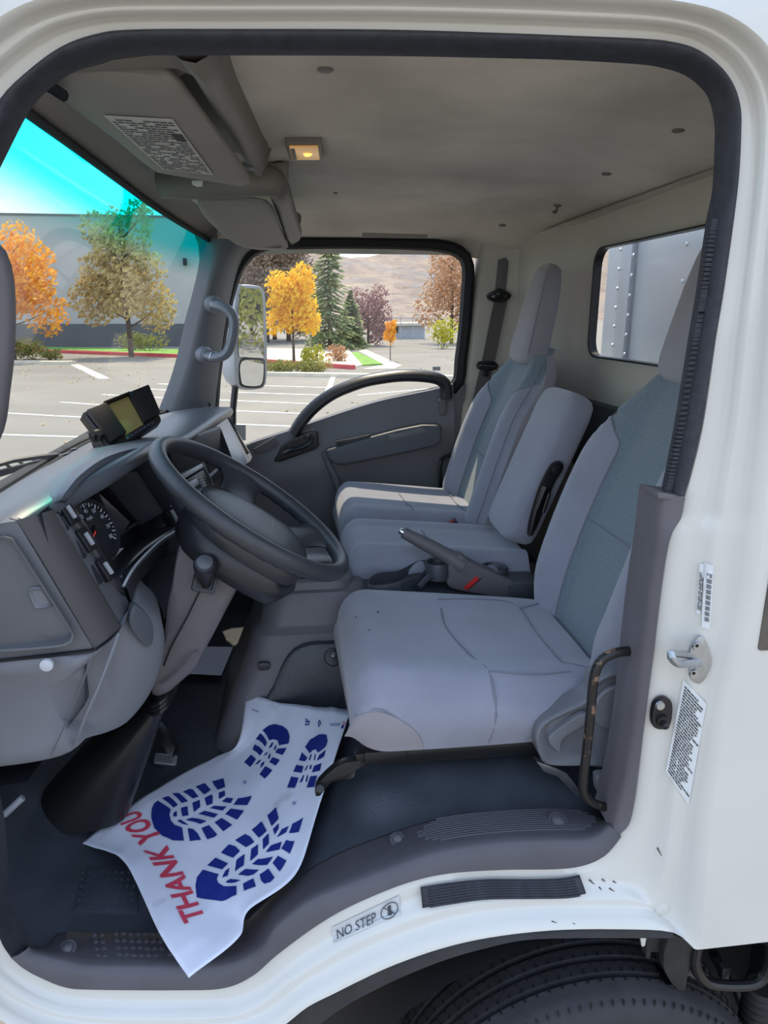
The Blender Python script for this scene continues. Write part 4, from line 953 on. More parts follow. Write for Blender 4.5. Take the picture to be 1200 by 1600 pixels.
a = math.radians(-118); mk('needle', tube([on_dial(a, -.004, .006), on_dial(a, .043, .006)], .0016, 5, rr=[.0024, .0010]), 'needle_red', dial); mk('needle_hub', lathe([(.008, .004), (.007, .009), (.001, .0095)], gc, GN, 16), 'black_plastic', dial)
# inner panel divider, silver sliver modelled as glare on the lens, reset stalk
mk('divider', slab(w3((155, 770, .34), (205, 816, .42), (188, 836, .36), (168, 800, .33)), (-.02, .01, -.01), .003), 'dash_dark', bin_)
mk('painted_glare', slab(w3((167, 862, .285), (194, 856, .33), (176, 874, .285), (170, 869, .28)), (-.003, 0, 0), 0), 'silver_trim', bin_, smooth=False)
mk('reset_stalk', tube(w3((214, 817, .44), (197, 829, .40), (175, 845, .33), (169, 865, .29)), .0035, 6), 'black_plastic', bin_)
for q in w3((214, 817, .44), (197, 829, .40), (175, 845, .33)): mk('stalk_joint', lathe([(.005, -.005), (.005, .005)], q, (.5, .8, .3), 8), 'black_plastic', bin_)
mk('dark_display', slab(w3((165, 755, .38), (214, 734, .50), (258, 800, .58), (220, 822, .48)), (-.03, .01, -.01), .004), 'black_plastic', bin_)
# switch column by the near side
col0, col1 = w3((86, 800, .142), (187, 972, .156)), w3((112, 812, .20), (200, 935, .222))
sw = mk('switch_strip', slab([col0[0], col1[0], col1[1], w3((205, 950, .22))[0], col0[1]], (-.05, .01, -.02), .004), 'dash_grey', dash)
def rocker(px, py, y, l, w, m='black_plastic', tilt=0):
    c = at(px, py, y=y); n = V((.80, -.42, .42)); up = V((-.36, .0, .93))
    return mk('rocker_switch', rslab(c, n, w, l, .004, .022, up, .003), m, sw)
for (px, py, y) in ((110, 800, .175), (138, 842, .18), (168, 888, .185)):
    r = rocker(px, py, y, .021, .012); mk('switch_face', rslab(at(px+3, py-1, y=y-.004), V((.80, -.42, .42)), .0035, .012, .002, .005, V((-.36, 0, .93)), .001), 'silver_trim', r)
for (px, py, y) in ((96, 815, .15), (124, 858, .155), (150, 898, .16)):
    rocker(px, py, y, .018, .008, 'dash_dark')
for i, (px, py, y) in enumerate(((180, 908, .21), (189, 917, .222), (196, 926, .235), (182, 930, .20), (191, 938, .212), (199, 944, .222), (190, 952, .195), (198, 958, .206))):
    r = rocker(px, py, y, .0075, .0065, 'black_plastic')
    mk('switch_symbol', rslab(at(px, py-1, y=y-.0035), V((.80, -.42, .42)), .0022, .0022, .0006, .002, V((-.36, 0, .93)), 0), 'gauge_mark', r)
# column of switches at the far side of the cluster
for (px, py) in ((227, 728), (240, 757), (253, 783), (263, 806)):
    c = at(px+8, py, y=.60); r = mk('rocker_switch', rslab(c, V((.88, -.30, .36)), .013, .019, .004, .022, V((-.36, 0, .93)), .003), 'black_plastic', dash)
    mk('switch_face', rslab(c+V((.006, -.006, .003)), V((.88, -.30, .36)), .004, .015, .002, .006, V((-.36, 0, .93)), .001), 'silver_trim', r)
# lower lip of the cluster sweeping under it
l1 = w3((186, 918, .215), (200, 893, .25), (218, 872, .33), (244, 848, .45), (276, 828, .58), (300, 818, .65)); l2 = w3((206, 942, .22), (214, 915, .26), (232, 893, .34), (255, 872, .45), (285, 852, .58), (305, 845, .65))
la, lb = crk(l1, 6), crk(l2, 6)
mk('cluster_lip', loft([[p+V((-.05, 0, -.02)) for p in la], la, [a.lerp(b, .12)+V((.012, -.004, .004)) for a, b in zip(la, lb)], lb, [p+V((-.06, .01, -.04)) for p in lb]], cap=False, closed=False), 'dash_dark', dash, angle=50)
mk('lip_edge', tube([p+V((.008, -.003, .003)) for p in la], .0028, 6), 'silver_trim', dash)
# near end of the dash: band, recessed cover, lower knee panel
bandp = [(26, 813), (80, 795), (88, 800), (189, 976), (186, 982), (148, 1014), (142, 1006)]
eL = crk(w3((26, 813, .085), (60, 866, .087), (104, 940, .090), (148, 1014, .095)), 5); eR = crk(w3((82, 796, .130), (116, 852, .136), (152, 914, .142), (189, 977, .148)), 5)
mk('end_band', loft([[p+V((-.03, .03, 0)) for p in eL], eL, [a.lerp(b, .08)+V((0, -.003, .001)) for a, b in zip(eL, eR)], [a.lerp(b, .5)+V((.003, -.006, .001)) for a, b in zip(eL, eR)], [a.lerp(b, .9)+V((.003, -.004, .001)) for a, b in zip(eL, eR)], eR, [p+V((-.02, .04, 0)) for p in eR]], cap=False, closed=False), 'dash_band', dash, angle=45)
epl = w3((-140, 868, .07), (-60, 836, .072), (0, 818, .078), (26, 813, .086), (146, 1014, .092), (0, 1031, .078), (-140, 1045, .07))
mk('end_panel', slab(epl, (0, .06, 0), .004), 'dash_grey', dash)
lid = cr(w3((-140, 862, .068), (-60, 846, .070), (0, 838, .072), (18, 838, .076), (33, 852, .08), (75, 915, .083), (116, 978, .086), (120, 992, .086), (105, 1003, .084), (60, 1010, .08), (0, 1017, .074), (-140, 1028, .066)), 60, True)
lid = [V((p.x, .074, p.z)) for p in lid]; li2 = [V((p.x, .086, p.z)) for p in grow(lid, -.010)]; li3 = [V((p.x, .083, p.z)) for p in grow(lid, -.028)]
ecv = loft([lid, [p+V((0, -.004, 0)) for p in lid], [p+V((0, -.003, 0)) for p in grow(lid, -.004)], li2, li3], cap=False); ecv[1].append(tuple(range(4*60, 5*60)))
ec = mk('end_cover', ecv, 'dash_grey', dash, angle=50)
fr_ = cr(ats([(44, 922), (56, 917), (68, 920), (80, 940), (79, 948), (62, 952), (52, 948)], .081), 26, True)
mk('finger_recess', loft([[p+V((0, .01, 0)) for p in fr_], fr_, [p+V((0, -.003, 0)) for p in grow(fr_, -.003)], [p+V((.001, .001, 0)) for p in grow(fr_, -.007)]], cap=True), 'dash_lower', ec)
mk('panel_seam', tube(crk(w3((-140, 1046, .068), (0, 1032, .075), (90, 1023, .083), (147, 1016, .09), (152, 1012, .095)), 5), .0022, 6), 'black_matte', dash)
kn = [(-140, 1050, .072), (0, 1035, .078), (90, 1026, .085), (148, 1018, .095), (188, 984, .14), (206, 946, .20), (226, 955, .22), (246, 973, .235), (254, 1000, .24), (252, 1036, .24), (240, 1072, .235), (222, 1102, .22), (196, 1130, .19), (164, 1145, .15), (133, 1154, .115), (116, 1171, .10), (80, 1185, .088), (0, 1198, .078), (-140, 1210, .07)]
kl = cr(w3(*kn), 80, True)
kb = [V((p.x-.03*(1 if p.x > -.4 else 0), max(p.y+.14, .36), p.z)) for p in kl]
kc = sum(kl, V((0, 0, 0)))/len(kl)
bulge = [p+V((0, -.014-(.012*sm(-.42, -.30, p.x)), 0)) for p in grow(kl, -.030)]
bulge2 = [p+V((0, -.017-(.015*sm(-.42, -.30, p.x)), 0)) for p in grow(kl, -.065)]
knee = mk('knee_panel', loft([kb, [p+V((0, .02, 0)) for p in kl], kl, [p+V((0, -.008, 0)) for p in grow(kl, -.008)], bulge, bulge2], cap=True), 'dash_lower', dash, angle=50)
mk('knee_pocket', slab(cr(w3((209, 946, .178), (222, 952, .19), (238, 972, .20), (240, 1000, .20), (232, 1012, .195), (218, 1000, .18), (203, 975, .165)), 30, True), (-.01, .02, 0), .004), 'dash_top', knee)
mk('panel_plug', lathe([(.0105, -.002), (.0100, .003), (.006, .0045), (.001, .005)], at(73, 1039, y=.062), (0, -1, 0), 18), 'sticker_grey', knee)
mk('panel_crease', tube(crk(w3((186, 990, .115), (160, 1060, .085), (130, 1130, .082), (118, 1165, .092)), 5), .0035, 6), 'dash_lower', knee)
mk('panel_seam', tube(crk(w3((146, 1020, .086), (120, 1090, .070), (80, 1180, .078)), 5), .0014, 6), 'dash_grey', knee)
# centre stack
CN = V((.93, -.20, .30)).normalized(); cu_ = V((-.30, 0, .95))
stk = mk('centre_stack', slab(w3((262, 694, .70), (345, 650+14, 1.02), (375, 742, 1.02), (352, 800, 1.0), (300, 835, .72)), (-.06, .02, -.02), .01), 'dash_dark', dash)
mk('silver_surround', slab(w3((243, 708, .66), (253, 702, .665), (297, 770, .69), (306, 800, .70), (296, 804, .69)), (-.03, .01, -.01), .003), 'silver_trim', stk)
mk('upper_pocket', slab(w3((266, 716, .70), (306, 700, .84), (318, 726, .84), (280, 742, .71)), (-.05, 0, -.02), .004), 'black_matte', stk)
mk('silver_bar', slab(w3((283, 742, .702), (316, 724, .83), (319, 730, .83), (287, 749, .702)), (-.02, 0, 0), .002), 'silver_trim', stk)
rad = mk('radio', slab(w3((288, 751, .695), (318, 734, .82), (328, 757, .82), (302, 776, .70)), (-.04, 0, -.01), .003), 'black_plastic', stk)
mk('radio_display', slab(w3((292, 756, .69), (308, 747, .755), (312, 756, .755), (298, 765, .69)), (-.003, 0, 0), .0008), 'silver_trim', rad)
for k in range(5): mk('radio_button', slab(w3((311+k*2.2, 746.5+k*4, .765), (316+k*2.2, 744+k*4, .785), (317+k*2.2, 746.5+k*4, .785), (312+k*2.2, 749+k*4, .765)), (-.006, 0, 0), .0006), 'silver_trim', rad)
mk('divider_bar', slab(w3((304, 716, .85), (315, 716, .87), (334, 756, .87), (322, 760, .84)), (-.03, .01, 0), .003), 'dash_dark', stk)
mk('silver_bar', slab(w3((313, 717, .872), (316, 717, .876), (334, 756, .876), (331, 758, .87)), (-.01, .005, 0), .001), 'silver_trim', stk)
mk('side_pocket', slab(w3((322, 722, .90), (345, 712, 1.0), (354, 738, 1.0), (334, 756, .90)), (-.05, 0, -.02), .004), 'black_matte', stk)
mk('silver_bar', slab(w3((326, 742, .89), (340, 731, .95), (341, 735, .95), (328, 747, .89)), (-.01, .0, 0), .001), 'silver_trim', stk)
# far side: vent and the rounded end, coloured silver for the light falling on it
vent = mk('air_vent', slab(w3((292, 684, 1.0), (313, 672, 1.10), (332, 697, 1.10), (312, 712, 1.0)), (-.04, 0, -.01), .004), 'silver_trim', dash)
mk('vent_slot', slab(w3((302, 686, 1.0), (317, 678, 1.07), (328, 694, 1.07), (314, 702, 1.0)), (-.03, 0, -.01), .002), 'black_matte', vent)
mk('vent_blade', slab(w3((303, 688, .995), (316, 681, 1.06), (317, 683, 1.06), (304, 690, .995)), (-.02, 0, 0), .0008), 'silver_trim', vent)
fe = [[(316, 672, 1.16), (330, 657, 1.28), (345, 648, 1.42), (355, 650, 1.54), (362, 658, 1.60)], [(322, 686, 1.16), (336, 672, 1.28), (352, 664, 1.42), (362, 664, 1.53), (368, 668, 1.60)], [(330, 702, 1.16), (346, 690, 1.28), (362, 686, 1.40), (372, 684, 1.50), (378, 686, 1.59)], [(340, 720, 1.16), (358, 712, 1.27), (374, 708, 1.37), (384, 706, 1.47), (389, 704, 1.58)], [(352, 745, 1.16), (368, 735, 1.26), (383, 726, 1.36), (391, 720, 1.46), (394, 714, 1.57)]]
mk('far_end_panel', loft([crk(w3(*r), 5) for r in fe], cap=False, closed=False), 'silver_trim', dash, angle=60)
mk('end_groove', tube(crk(w3((354, 651, 1.53), (364, 666, 1.53), (374, 686, 1.50), (387, 708, 1.46)), 5), .006, 6), 'black_matte', dash)
# ================================================================== monitor
mon = thing('rear_view_monitor', 'black folding rear view monitor on a bracket atop the dash', 'monitor', at(175, 722, y=.66))
mq_ = quad_map(at(186, 712, y=.665), at(252, 656, y=.80), at(230, 604, y=.825), at(128, 644, y=.70))
mq_ = quad_map(at(178, 706, y=.66), at(253, 657, y=.80), at(231, 604, y=.825), at(129, 644, y=.70))
nm = (mq_(1, 0)-mq_(0, 0)).cross(mq_(0, 1)-mq_(0, 0)).normalized()
if nm.dot(CAM-mq_(.5, .5)) < 0: nm = -nm
bk = -nm*.030
cas = mk('casing', slab([mq_(0, 0), mq_(1, 0), mq_(1, 1), mq_(0, 1)], bk, .005, 3), 'black_plastic', mon)
def mslab(name, u0, u1, w0, w1, h, th, m, par, off=.002):
    return mk(name, slab([mq_(u0, w0)+nm*h, mq_(u1, w0)+nm*h, mq_(u1, w1)+nm*h, mq_(u0, w1)+nm*h], -nm*th, off), m, par)
mslab('screen', .30, .66, .16, .94, .002, .004, 'screen', cas, .0005)
mslab('sun_shade_wing', .02, .31, .17, .97, .014, .012, 'black_plastic', cas, .004); mslab('sun_shade_wing', .655, .985, .16, .99, .014, .012, 'black_plastic', cas, .004)
mslab('sun_shade_top', .28, .68, .955, 1.0, .014, .02, 'black_plastic', cas)
cp = mslab('control_strip', .02, .98, .02, .14, .004, .006, 'black_plastic', cas)
for k in range(7): mslab('control_button', .27+k*.085, .33+k*.085, .05, .11, .0055, .003, 'wall_dark', cp, .0008)
jt = at(151, 682, y=.675); mk('bracket', slab([at(150, 676, y=.68), at(158, 674, y=.68), at(184, 722, y=.665), at(170, 726, y=.66)], (-.03, .03, 0), .003), 'black_plastic', mon)
mk('thumb_screw', lathe([(.014, -.004), (.014, .012), (.006, .013), (.006, .022)], at(152, 680, y=.66), V((-.25, -1, -.1)), 12), 'black_plastic', mon); mk('bracket_foot', box(at(180, 722, y=.68), (.06, .07, .006), .002), 'black_plastic', mon)
# ================================================================== steering wheel
SA = math.radians(35.7); SC = V((-.096, .42, 1.568)); sn = V((math.sin(SA), 0, math.cos(SA))); sx_ = V((math.cos(SA), 0, -math.sin(SA))); sy_ = V((0, 1, 0))
def wpt(a, r, h=0): return SC+(sx_*math.cos(a)+sy_*math.sin(a))*r+sn*h
sw_ = thing('steering_wheel', 'dark rubber two-spoke steering wheel with padded hub', 'steering wheel', SC)
RW = .219
rim = []
kk = 96
for i in range(kk):
    a = 2*math.pi*i/kk; t = V((-math.sin(a), 0, 0)); ro = (sx_*math.cos(a)+sy_*math.sin(a)); loop = []
    for j in range(14):
        b = 2*math.pi*j/14; grip = 1+.07*math.sin(a*44)*(1 if math.cos(b-3.9) > .2 else 0)*(1 if abs(math.sin(a)) > .55 else .25)
        loop.append(wpt(a, RW)+(ro*math.cos(b)*.0165+sn*math.sin(b)*.0185)*grip)
    rim.append(loop)
mk('rim', loft(rim, ring=True, cap=False), 'wheel_rubber', sw_)
# hub pad: rounded trapezoid, domed
hub2 = [(-.080, -.10), (-.112, -.03), (-.112, .03), (-.080, .10), (-.02, .132), (.06, .138), (.125, .122), (.155, .06), (.160, 0), (.155, -.06), (.125, -.122), (.06, -.138), (-.02, -.132)]
hl = cr([V((a, b, 0)) for a, b in hub2], 60, True)
def hp3(l, s, h): return [SC+sx_*(p.x*s+(.01 if s < .9 else 0))+sy_*(p.y*s)+sn*h for p in l]
mk('hub_pad', loft([hp3(hl, .80, -.085), hp3(hl, .98, -.07), hp3(hl, 1.0, -.045), hp3(hl, .96, -.032), hp3(hl, .80, -.022), hp3(hl, .5, -.016), hp3(hl, .1, -.014)], cap=True), 'wheel_rubber', sw_, angle=60)
for s in (-1, 1):
    for ang, r0, w0, w1 in ((101, .07, .050, .040), (36, .08, .046, .034)):
        a = math.radians(ang)*s; st = wpt(a, r0, -.040); en = wpt(a, RW-.006, -.003); tn = (sx_*-math.sin(a)+sy_*math.cos(a)); L = []
        for k in range(10):
            t = k/9; c = st.lerp(en, t)-sn*.010*math.sin(math.pi*t); hw = lerp(w0, w1, t)+.022*sm(.72, 1, t); d = .013
            L.append([c+tn*(hw*math.cos(q))+sn*(d*math.sin(q)) for q in [2*math.pi*j/16 for j in range(16)]])
        mk('spoke', loft(L), 'wheel_rubber', sw_, angle=60)
mk('hub_seam', tube([p+sn*.0008 for p in hp3(hl, .905, -.0278)], .0013, 5, closed=True), 'black_matte', sw_)
emb = [SC+sx_*(.015+.02*math.cos(a))+sy_*(.0)+sy_*.045*math.sin(a)-sn*.0135 for a in [6.283*i/30 for i in range(30)]]
mk('embossed_mark', tube(cr([SC+sx_*.055+sy_*q-sn*.0165 for q in (-.05, -.02, .02, .05)], 12), .0018, 6), 'dash_dark', sw_)
bh = [SC-sn*.08, SC-sn*.13]
mk('hub_back', loft([hp3(hl, .95, -.07), hp3(hl, 1.02, -.09), hp3(hl, .92, -.125), hp3(hl, .6, -.14)], cap=True), 'dash_dark', sw_, angle=60)
# ================================================================== steering column
colm = thing('steering_column', 'taupe steering column cover below the wheel with key knob', 'steering column', V((-.47, .42, .86)))
def qloop(pts, n=28): return cr(w3(*pts), n, True)
fac = [(288, 842, .34), (300, 846, .335), (345, 862, .335), (380, 884, .34), (385, 892, .35), (352, 955, .35), (318, 1020, .355), (304, 1046, .36), (290, 1058, .36), (262, 1082, .36), (244, 1088, .36), (236, 1078, .36), (244, 1046, .355), (256, 1000, .345), (262, 950, .34), (270, 900, .338), (278, 860, .34)]
fl_ = qloop(fac, 70)
shr = mk('shroud', loft([[p+V((-.02, .17, .0)) for p in fl_], [p+V((0, .01, 0)) for p in fl_], fl_, [p+V((0, -.006, 0)) for p in grow(fl_, -.008)], [p+V((0, -.008, 0)) for p in grow(fl_, -.03)]], cap=True), 'taupe_plastic', colm, angle=45)
mk('shroud_seam', tube(crk(w3((312, 924, .323), (292, 965, .326), (268, 1010, .332), (256, 1040, .338)), 5), .0020, 5), 'black_matte', shr)
mk('lower_edge', tube(crk(w3((310, 1018, .345), (300, 1025, .335), (285, 1042, .335), (258, 1066, .34), (246, 1070, .34)), 5), .003, 5), 'taupe_plastic', shr)
gt = at(321, 907, y=.322); gnv = V((.30, -.90, .30)).normalized()
gate = mk('lock_gate', loft([plane_loop(gt, gnv, rrect(.024, .024, .006), (.25, .3, .9)), plane_loop(gt+gnv*.006, gnv, rrect(.023, .023, .006), (.25, .3, .9)), plane_loop(gt+gnv*.006, gnv, rrect(.016, .016, .004), (.25, .3, .9)), plane_loop(gt+gnv*.001, gnv, rrect(.015, .015, .004), (.25, .3, .9))], cap=True), 'black_plastic', colm)
kb0 = at(322, 912, y=.318); kb1 = at(320, 878, y=.262)
kd = kb1-kb0
mk('lever_stem', tube([kb0, kb0+kd*.5, kb0+kd*.8], .014, 14, rr=[.010, .016, .019]), 'black_plastic', colm)
mk('knob', lathe([(.014, -.02), (.020, -.016), (.0215, -.006), (.0215, .004), (.019, .010), (.008, .012), (.001, .0122)], kb0+kd*.85, kd, 24), 'dash_dark', colm); mk('knob_cap', lathe([(.0155, 0), (.0150, .0045), (.008, .007), (.001, .0075)], kb0+kd*.85+kd.normalized()*.009, kd, 20), 'dash_grey', colm)
# the pleated collar and the wide dark boot to the floor
bt_l = []
for t, lft, rgt, y0, dp in ((0, (236, 1078), (268, 1076), .37, .14), (.04, (232, 1092), (262, 1088), .37, .14), (.3, (180, 1140), (246, 1130), .365, .17), (.6, (115, 1200), (224, 1190), .36, .16), (.85, (60, 1262), (200, 1252), .355, .15), (1.0, (38, 1284), (186, 1286), .35, .14)):
    a = at(*lft, y=y0+.03); b = at(*rgt, y=y0); m = a.lerp(b, .5)+V((0, -.03, -.004)); 
    q = cr([a, m, b, b+V((.0, dp*.6, .0)), m+V((0, dp+.03, 0)), a+V((0, dp*.6, 0))], 30, True); bt_l.append(q)
mk('boot', loft(bt_l, cap=True), 'black_paint', colm, angle=70)
for k in range(3): mk('collar_ring', tube([p+V((0, -.002, .010*k-.012)) for p in grow(bt_l[1], .006)], .006, 6, closed=True), 'black_plastic', colm)
# stalks and wiring lump behind the cluster lip
tag(mk('wiring_loom', join(tube(cr(w3((205, 940, .30), (225, 965, .34), (240, 985, .36), (235, 1010, .38)), 12), .018, 8), tube(cr(w3((215, 930, .34), (240, 950, .38), (246, 980, .40)), 10), .014, 8)), 'black_matte'), 'black wiring bundle hanging beside the steering column', 'cables')
# pedals
pd = thing('brake_pedal', 'black hanging pedal with worn steel foot beyond the column boot', 'pedal', at(262, 1185, y=.60))
mk('arm', slab(w3((238, 1136, .62), (244, 1134, .62), (273, 1170, .58), (268, 1186, .57), (256, 1172, .58)), (.01, .02, 0), .003), 'black_paint', pd); mk('pad', rslab(at(259, 1186, y=.585), V((.3, -.4, .85)), .028, .014, .005, .012, (0, 1, .3)), 'steel', pd)
mk('pivot_bar', tube(w3((240, 1134, .63), (238, 1115, .64), (240, 1090, .66)), .008, 6), 'black_paint', pd)
ph = tag(mk('door_check_link', tube(w3((36, 1246, .10), (8, 1272, .09), (-4, 1276, .085)), .006, 8), 'handle_grey'), 'pale rod at the lower left behind the dash end', 'rod')
# ================================================================== overhead
def ovh(pts, n=40): return cr(w3(*pts), n, True)
sh1 = thing('overhead_shelf', 'near overhead storage shelf above the driver sun visor', 'shelf', at(380, 170, y=.4))
e0 = crk(w3((215, 96, .10), (300, 88, .10), (338, 96, .12), (360, 130, .22), (385, 180, .38), (408, 232, .56), (416, 262, .66)), 5)
def shelf_bar(path, par, name='front_bar', r0=.030):
    L = []
    fr = frames(path)
    for i, p in enumerate(path):
        t, u, w = fr[i]; up = V((0, 0, 1)); sd = t.cross(up).normalized()
        L.append([p+sd*(r0*math.cos(q))+up*(r0*1.25*math.sin(q)) for q in [2*math.pi*j/14 for j in range(14)]])
    return mk(name, loft(L), 'roof_plastic', par, angle=60)
bR = crk(w3((344, 62, .075), (346, 79, .09), (349, 106, .12), (364, 142, .24), (390, 188, .42), (408, 222, .58), (416, 246, .66)), 6); bL = crk(w3((272, 84, .075), (282, 98, .09), (300, 116, .13), (322, 152, .25), (352, 200, .42), (382, 250, .59), (400, 272, .66)), 6)
mk('front_bar', loft([[p+V((.01, 0, .05)) for p in bR], [a.lerp(b, .02)+V((0, 0, -.004)) for a, b in zip(bR, bL)], [a.lerp(b, .25)+V((0, 0, -.014)) for a, b in zip(bR, bL)], [a.lerp(b, .55)+V((0, 0, -.018)) for a, b in zip(bR, bL)], [a.lerp(b, .85)+V((0, 0, -.010)) for a, b in zip(bR, bL)], bL, [p+V((-.01, 0, .02)) for p in bL], [p+V((-.005, .01, .06)) for p in bL]], cap=False, closed=False), 'roof_plastic', sh1, angle=60)
mk('near_end', slab(w3((110, 116, .085), (150, 96, .08), (240, 86, .08), (346, 79, .085), (350, 116, .12), (322, 124, .14), (292, 116, .125), (276, 108, .11), (150, 112, .10)), (0, .02, .015), .004), 'roof_plastic', sh1)
mk('tray', slab([bL[2]+V((.0, .01, .035)), bL[-1]+V((.0, 0, .035)), bL[-1]+V((-.22, 0, .06)), bL[2]+V((-.17, .01, .03))], (0, 0, .012), .003), 'roof_plastic', sh1)
mk('end_bracket', slab(cr(w3((392, 186, .66), (424, 186, .70), (427, 205, .70), (424, 232, .69), (414, 262, .67), (404, 268, .66), (398, 262, .65), (408, 240, .66)), 26, True), (-.0, .012, 0), .003), 'roof_plastic', sh1)
mk('bracket_inset', slab(w3((392, 188, .655), (416, 188, .68), (414, 216, .68), (410, 230, .67)), (0, .004, 0), .001), 'taupe_plastic', sh1)
mk('screw_tab', box(at(389, 262, y=.62), (.022, .008, .010), .002), 'handle_grey', sh1)
vis1 = thing('sun_visor', 'driver side sun visor with a printed label', 'sun visor', at(240, 190, y=.3))
vc = [(78, 128, .10), (92, 112, .105), (150, 104, .105), (258, 112, .115), (278, 122, .13), (300, 150, .20), (345, 212, .38), (390, 276, .585), (388, 284, .59), (370, 285, .59), (262, 268, .575), (236, 260, .55), (180, 215, .36), (120, 170, .20), (95, 150, .14)]
def on_plane(px, py, p0, n):
    d = FWD+RGT*((px-600)/FPX)+UPV*((800-py)/FPX); return CAM+d*((p0-CAM).dot(n)/d.dot(n))
vp0, vp1, vp2 = at(92, 112, y=.105), at(278, 120, y=.13), at(390, 280, y=.60)
vn = (vp1-vp0).cross(vp2-vp0).normalized(); vn = vn if vn.z < 0 else -vn
vl = cr([on_plane(x, y, vp0, vn) for x, y, _ in vc], 70, True)
def pillow(loop, nrm, th, par, m, name='body'):
    n = V(nrm)
    return mk(name, loft([[p-n*th*.0 for p in grow(loop, -.012)], grow(loop, -.003), ][0:0]+[[p-n*th*.5 for p in grow(loop, -.05)], [p-n*th*.45 for p in grow(loop, -.012)], [p-n*th*.25 for p in grow(loop, -.002)], [p+n*th*.25 for p in grow(loop, -.002)], [p+n*th*.45 for p in grow(loop, -.012)], [p+n*th*.5 for p in grow(loop, -.05)]], cap=True), m, par, angle=60)
pillow(vl, vn, .020, vis1, 'visor_vinyl')
# label on the visor: fit plane through three traced points of the visor face
lq = quad_map(*[on_plane(x, y, vp0+vn*.0125, vn) for x, y in ((254, 265), (334, 274), (270, 187), (162, 181))])
lb_ = mk('visor_label', slab([lq(0, 0), lq(1, 0), lq(1, 1), lq(0, 1)], -vn*.001, 0), 'visor_label', vis1, smooth=False)
rnd = random.Random(11)
bars = []
for r in range(26):
    w = .03+r*.0365; u = .04
    while u < .95:
        du = rnd.uniform(.03, .14)
        if rnd.random() < .82 and not (.66 < w < .80 and u > .76):
            bars.append(([lq(u, w)+vn*.0008, lq(min(u+du, .96), w)+vn*.0008, lq(min(u+du, .96), w+.014)+vn*.0008, lq(u, w+.014)+vn*.0008], [(0, 1, 2, 3)]))
        u += du+.015
mk('fine_print', join(*bars), 'ink_black', lb_, smooth=False)['kind'] = 'stuff'
mk('print_block', ([lq(.80, .66)+vn*.001, lq(.97, .66)+vn*.001, lq(.97, .78)+vn*.001, lq(.80, .78)+vn*.001], [(0, 1, 2, 3)]), 'ink_black', lb_, smooth=False)
mk('hinge', tube(w3((70, 132, .09), (82, 138, .10), (100, 150, .12)), .008, 8), 'black_plastic', vis1)
mk('torn_tag', slab(w3((300, 282, .58), (317, 282, .58), (316, 291, .58), (308, 292, .58), (300, 288, .58)), (0, .002, 0), 0), 'visor_label', vis1, smooth=False)
sh2 = thing('overhead_shelf', 'far overhead storage shelf above the passenger sun visor', 'shelf', at(440, 300, y=1.0))
b2 = crk(w3((250, 286, .84), (300, 288, .82), (380, 284, .80), (425, 284, .80), (436, 296, .84), (444, 320, .98), (452, 345, 1.14), (458, 362, 1.26)), 5)
shelf_bar(b2, sh2, r0=.026)
mk('front_wall', slab(cr(w3((246, 280, .82), (300, 276, .80), (440, 252, .80), (450, 262, .80), (448, 290, .80), (430, 300, .80), (300, 305, .81), (258, 300, .83)), 36, True), (0, .02, 0), .008), 'roof_plastic', sh2)
mk('side_wall', slab(cr(w3((432, 256, .82), (450, 256, .82), (452, 300, .98), (464, 345, 1.22), (460, 372, 1.28), (446, 340, 1.18), (438, 300, .98)), 36, True), (-.02, 0, 0), .006), 'roof_plastic', sh2)
mk('end_bracket', slab(cr(w3((452, 333, 1.27), (470, 335, 1.29), (468, 356, 1.29), (460, 380, 1.28), (452, 378, 1.27)), 20, True), (0, .012, 0), .003), 'roof_plastic', sh2)
mk('bracket_inset', slab(w3((456, 336, 1.262), (467, 337, 1.28), (465, 352, 1.28), (460, 358, 1.27)), (0, .004, 0), .001), 'taupe_plastic', sh2)
vis2 = thing('sun_visor', 'plain passenger side sun visor folded up', 'sun visor', at(380, 345, y=1.0))
v2 = cr(w3((308, 314, .84), (318, 310, .835), (380, 311, .835), (418, 317, .84), (428, 328, .88), (440, 358, 1.10), (450, 381, 1.32), (446, 387, 1.34), (400, 386, 1.33), (370, 379, 1.28), (346, 362, 1.12), (320, 336, .94)), 60, True)
pillow(v2, vn, .022, vis2, 'visor_vinyl')
dl = thing('dome_light', 'small dome light glowing amber on the headliner', 'light', ceil_hit(475, 228))
dc = [ceil_hit(*p) for p in ((445, 214), (502, 214), (505, 242), (452, 242))]
mk('housing', slab([p+V((0, 0, .004)) for p in dc], (0, 0, -.014), .004, 3), 'roof_plastic', dl)
dq = quad_map(*[p+V((0, 0, -.011)) for p in dc])
mk('lens', slab([dq(.10, .12), dq(.90, .12), dq(.90, .88), dq(.10, .88)], (0, 0, -.004), .002), 'lamp_clear', dl)
mk('bulb_glow', lathe([(.001, -.010), (.006, -.007), (.007, 0), (.005, .006), (.001, .010)], dq(.58, .5)+V((0, 0, -.003)), (1, 0, 0), 14), 'lamp_amber', dl); mk('switch', slab([dq(.12, .2), dq(.24, .2), dq(.24, .8), dq(.12, .8)], (0, 0, -.006), .001), 'taupe_plastic', dl)
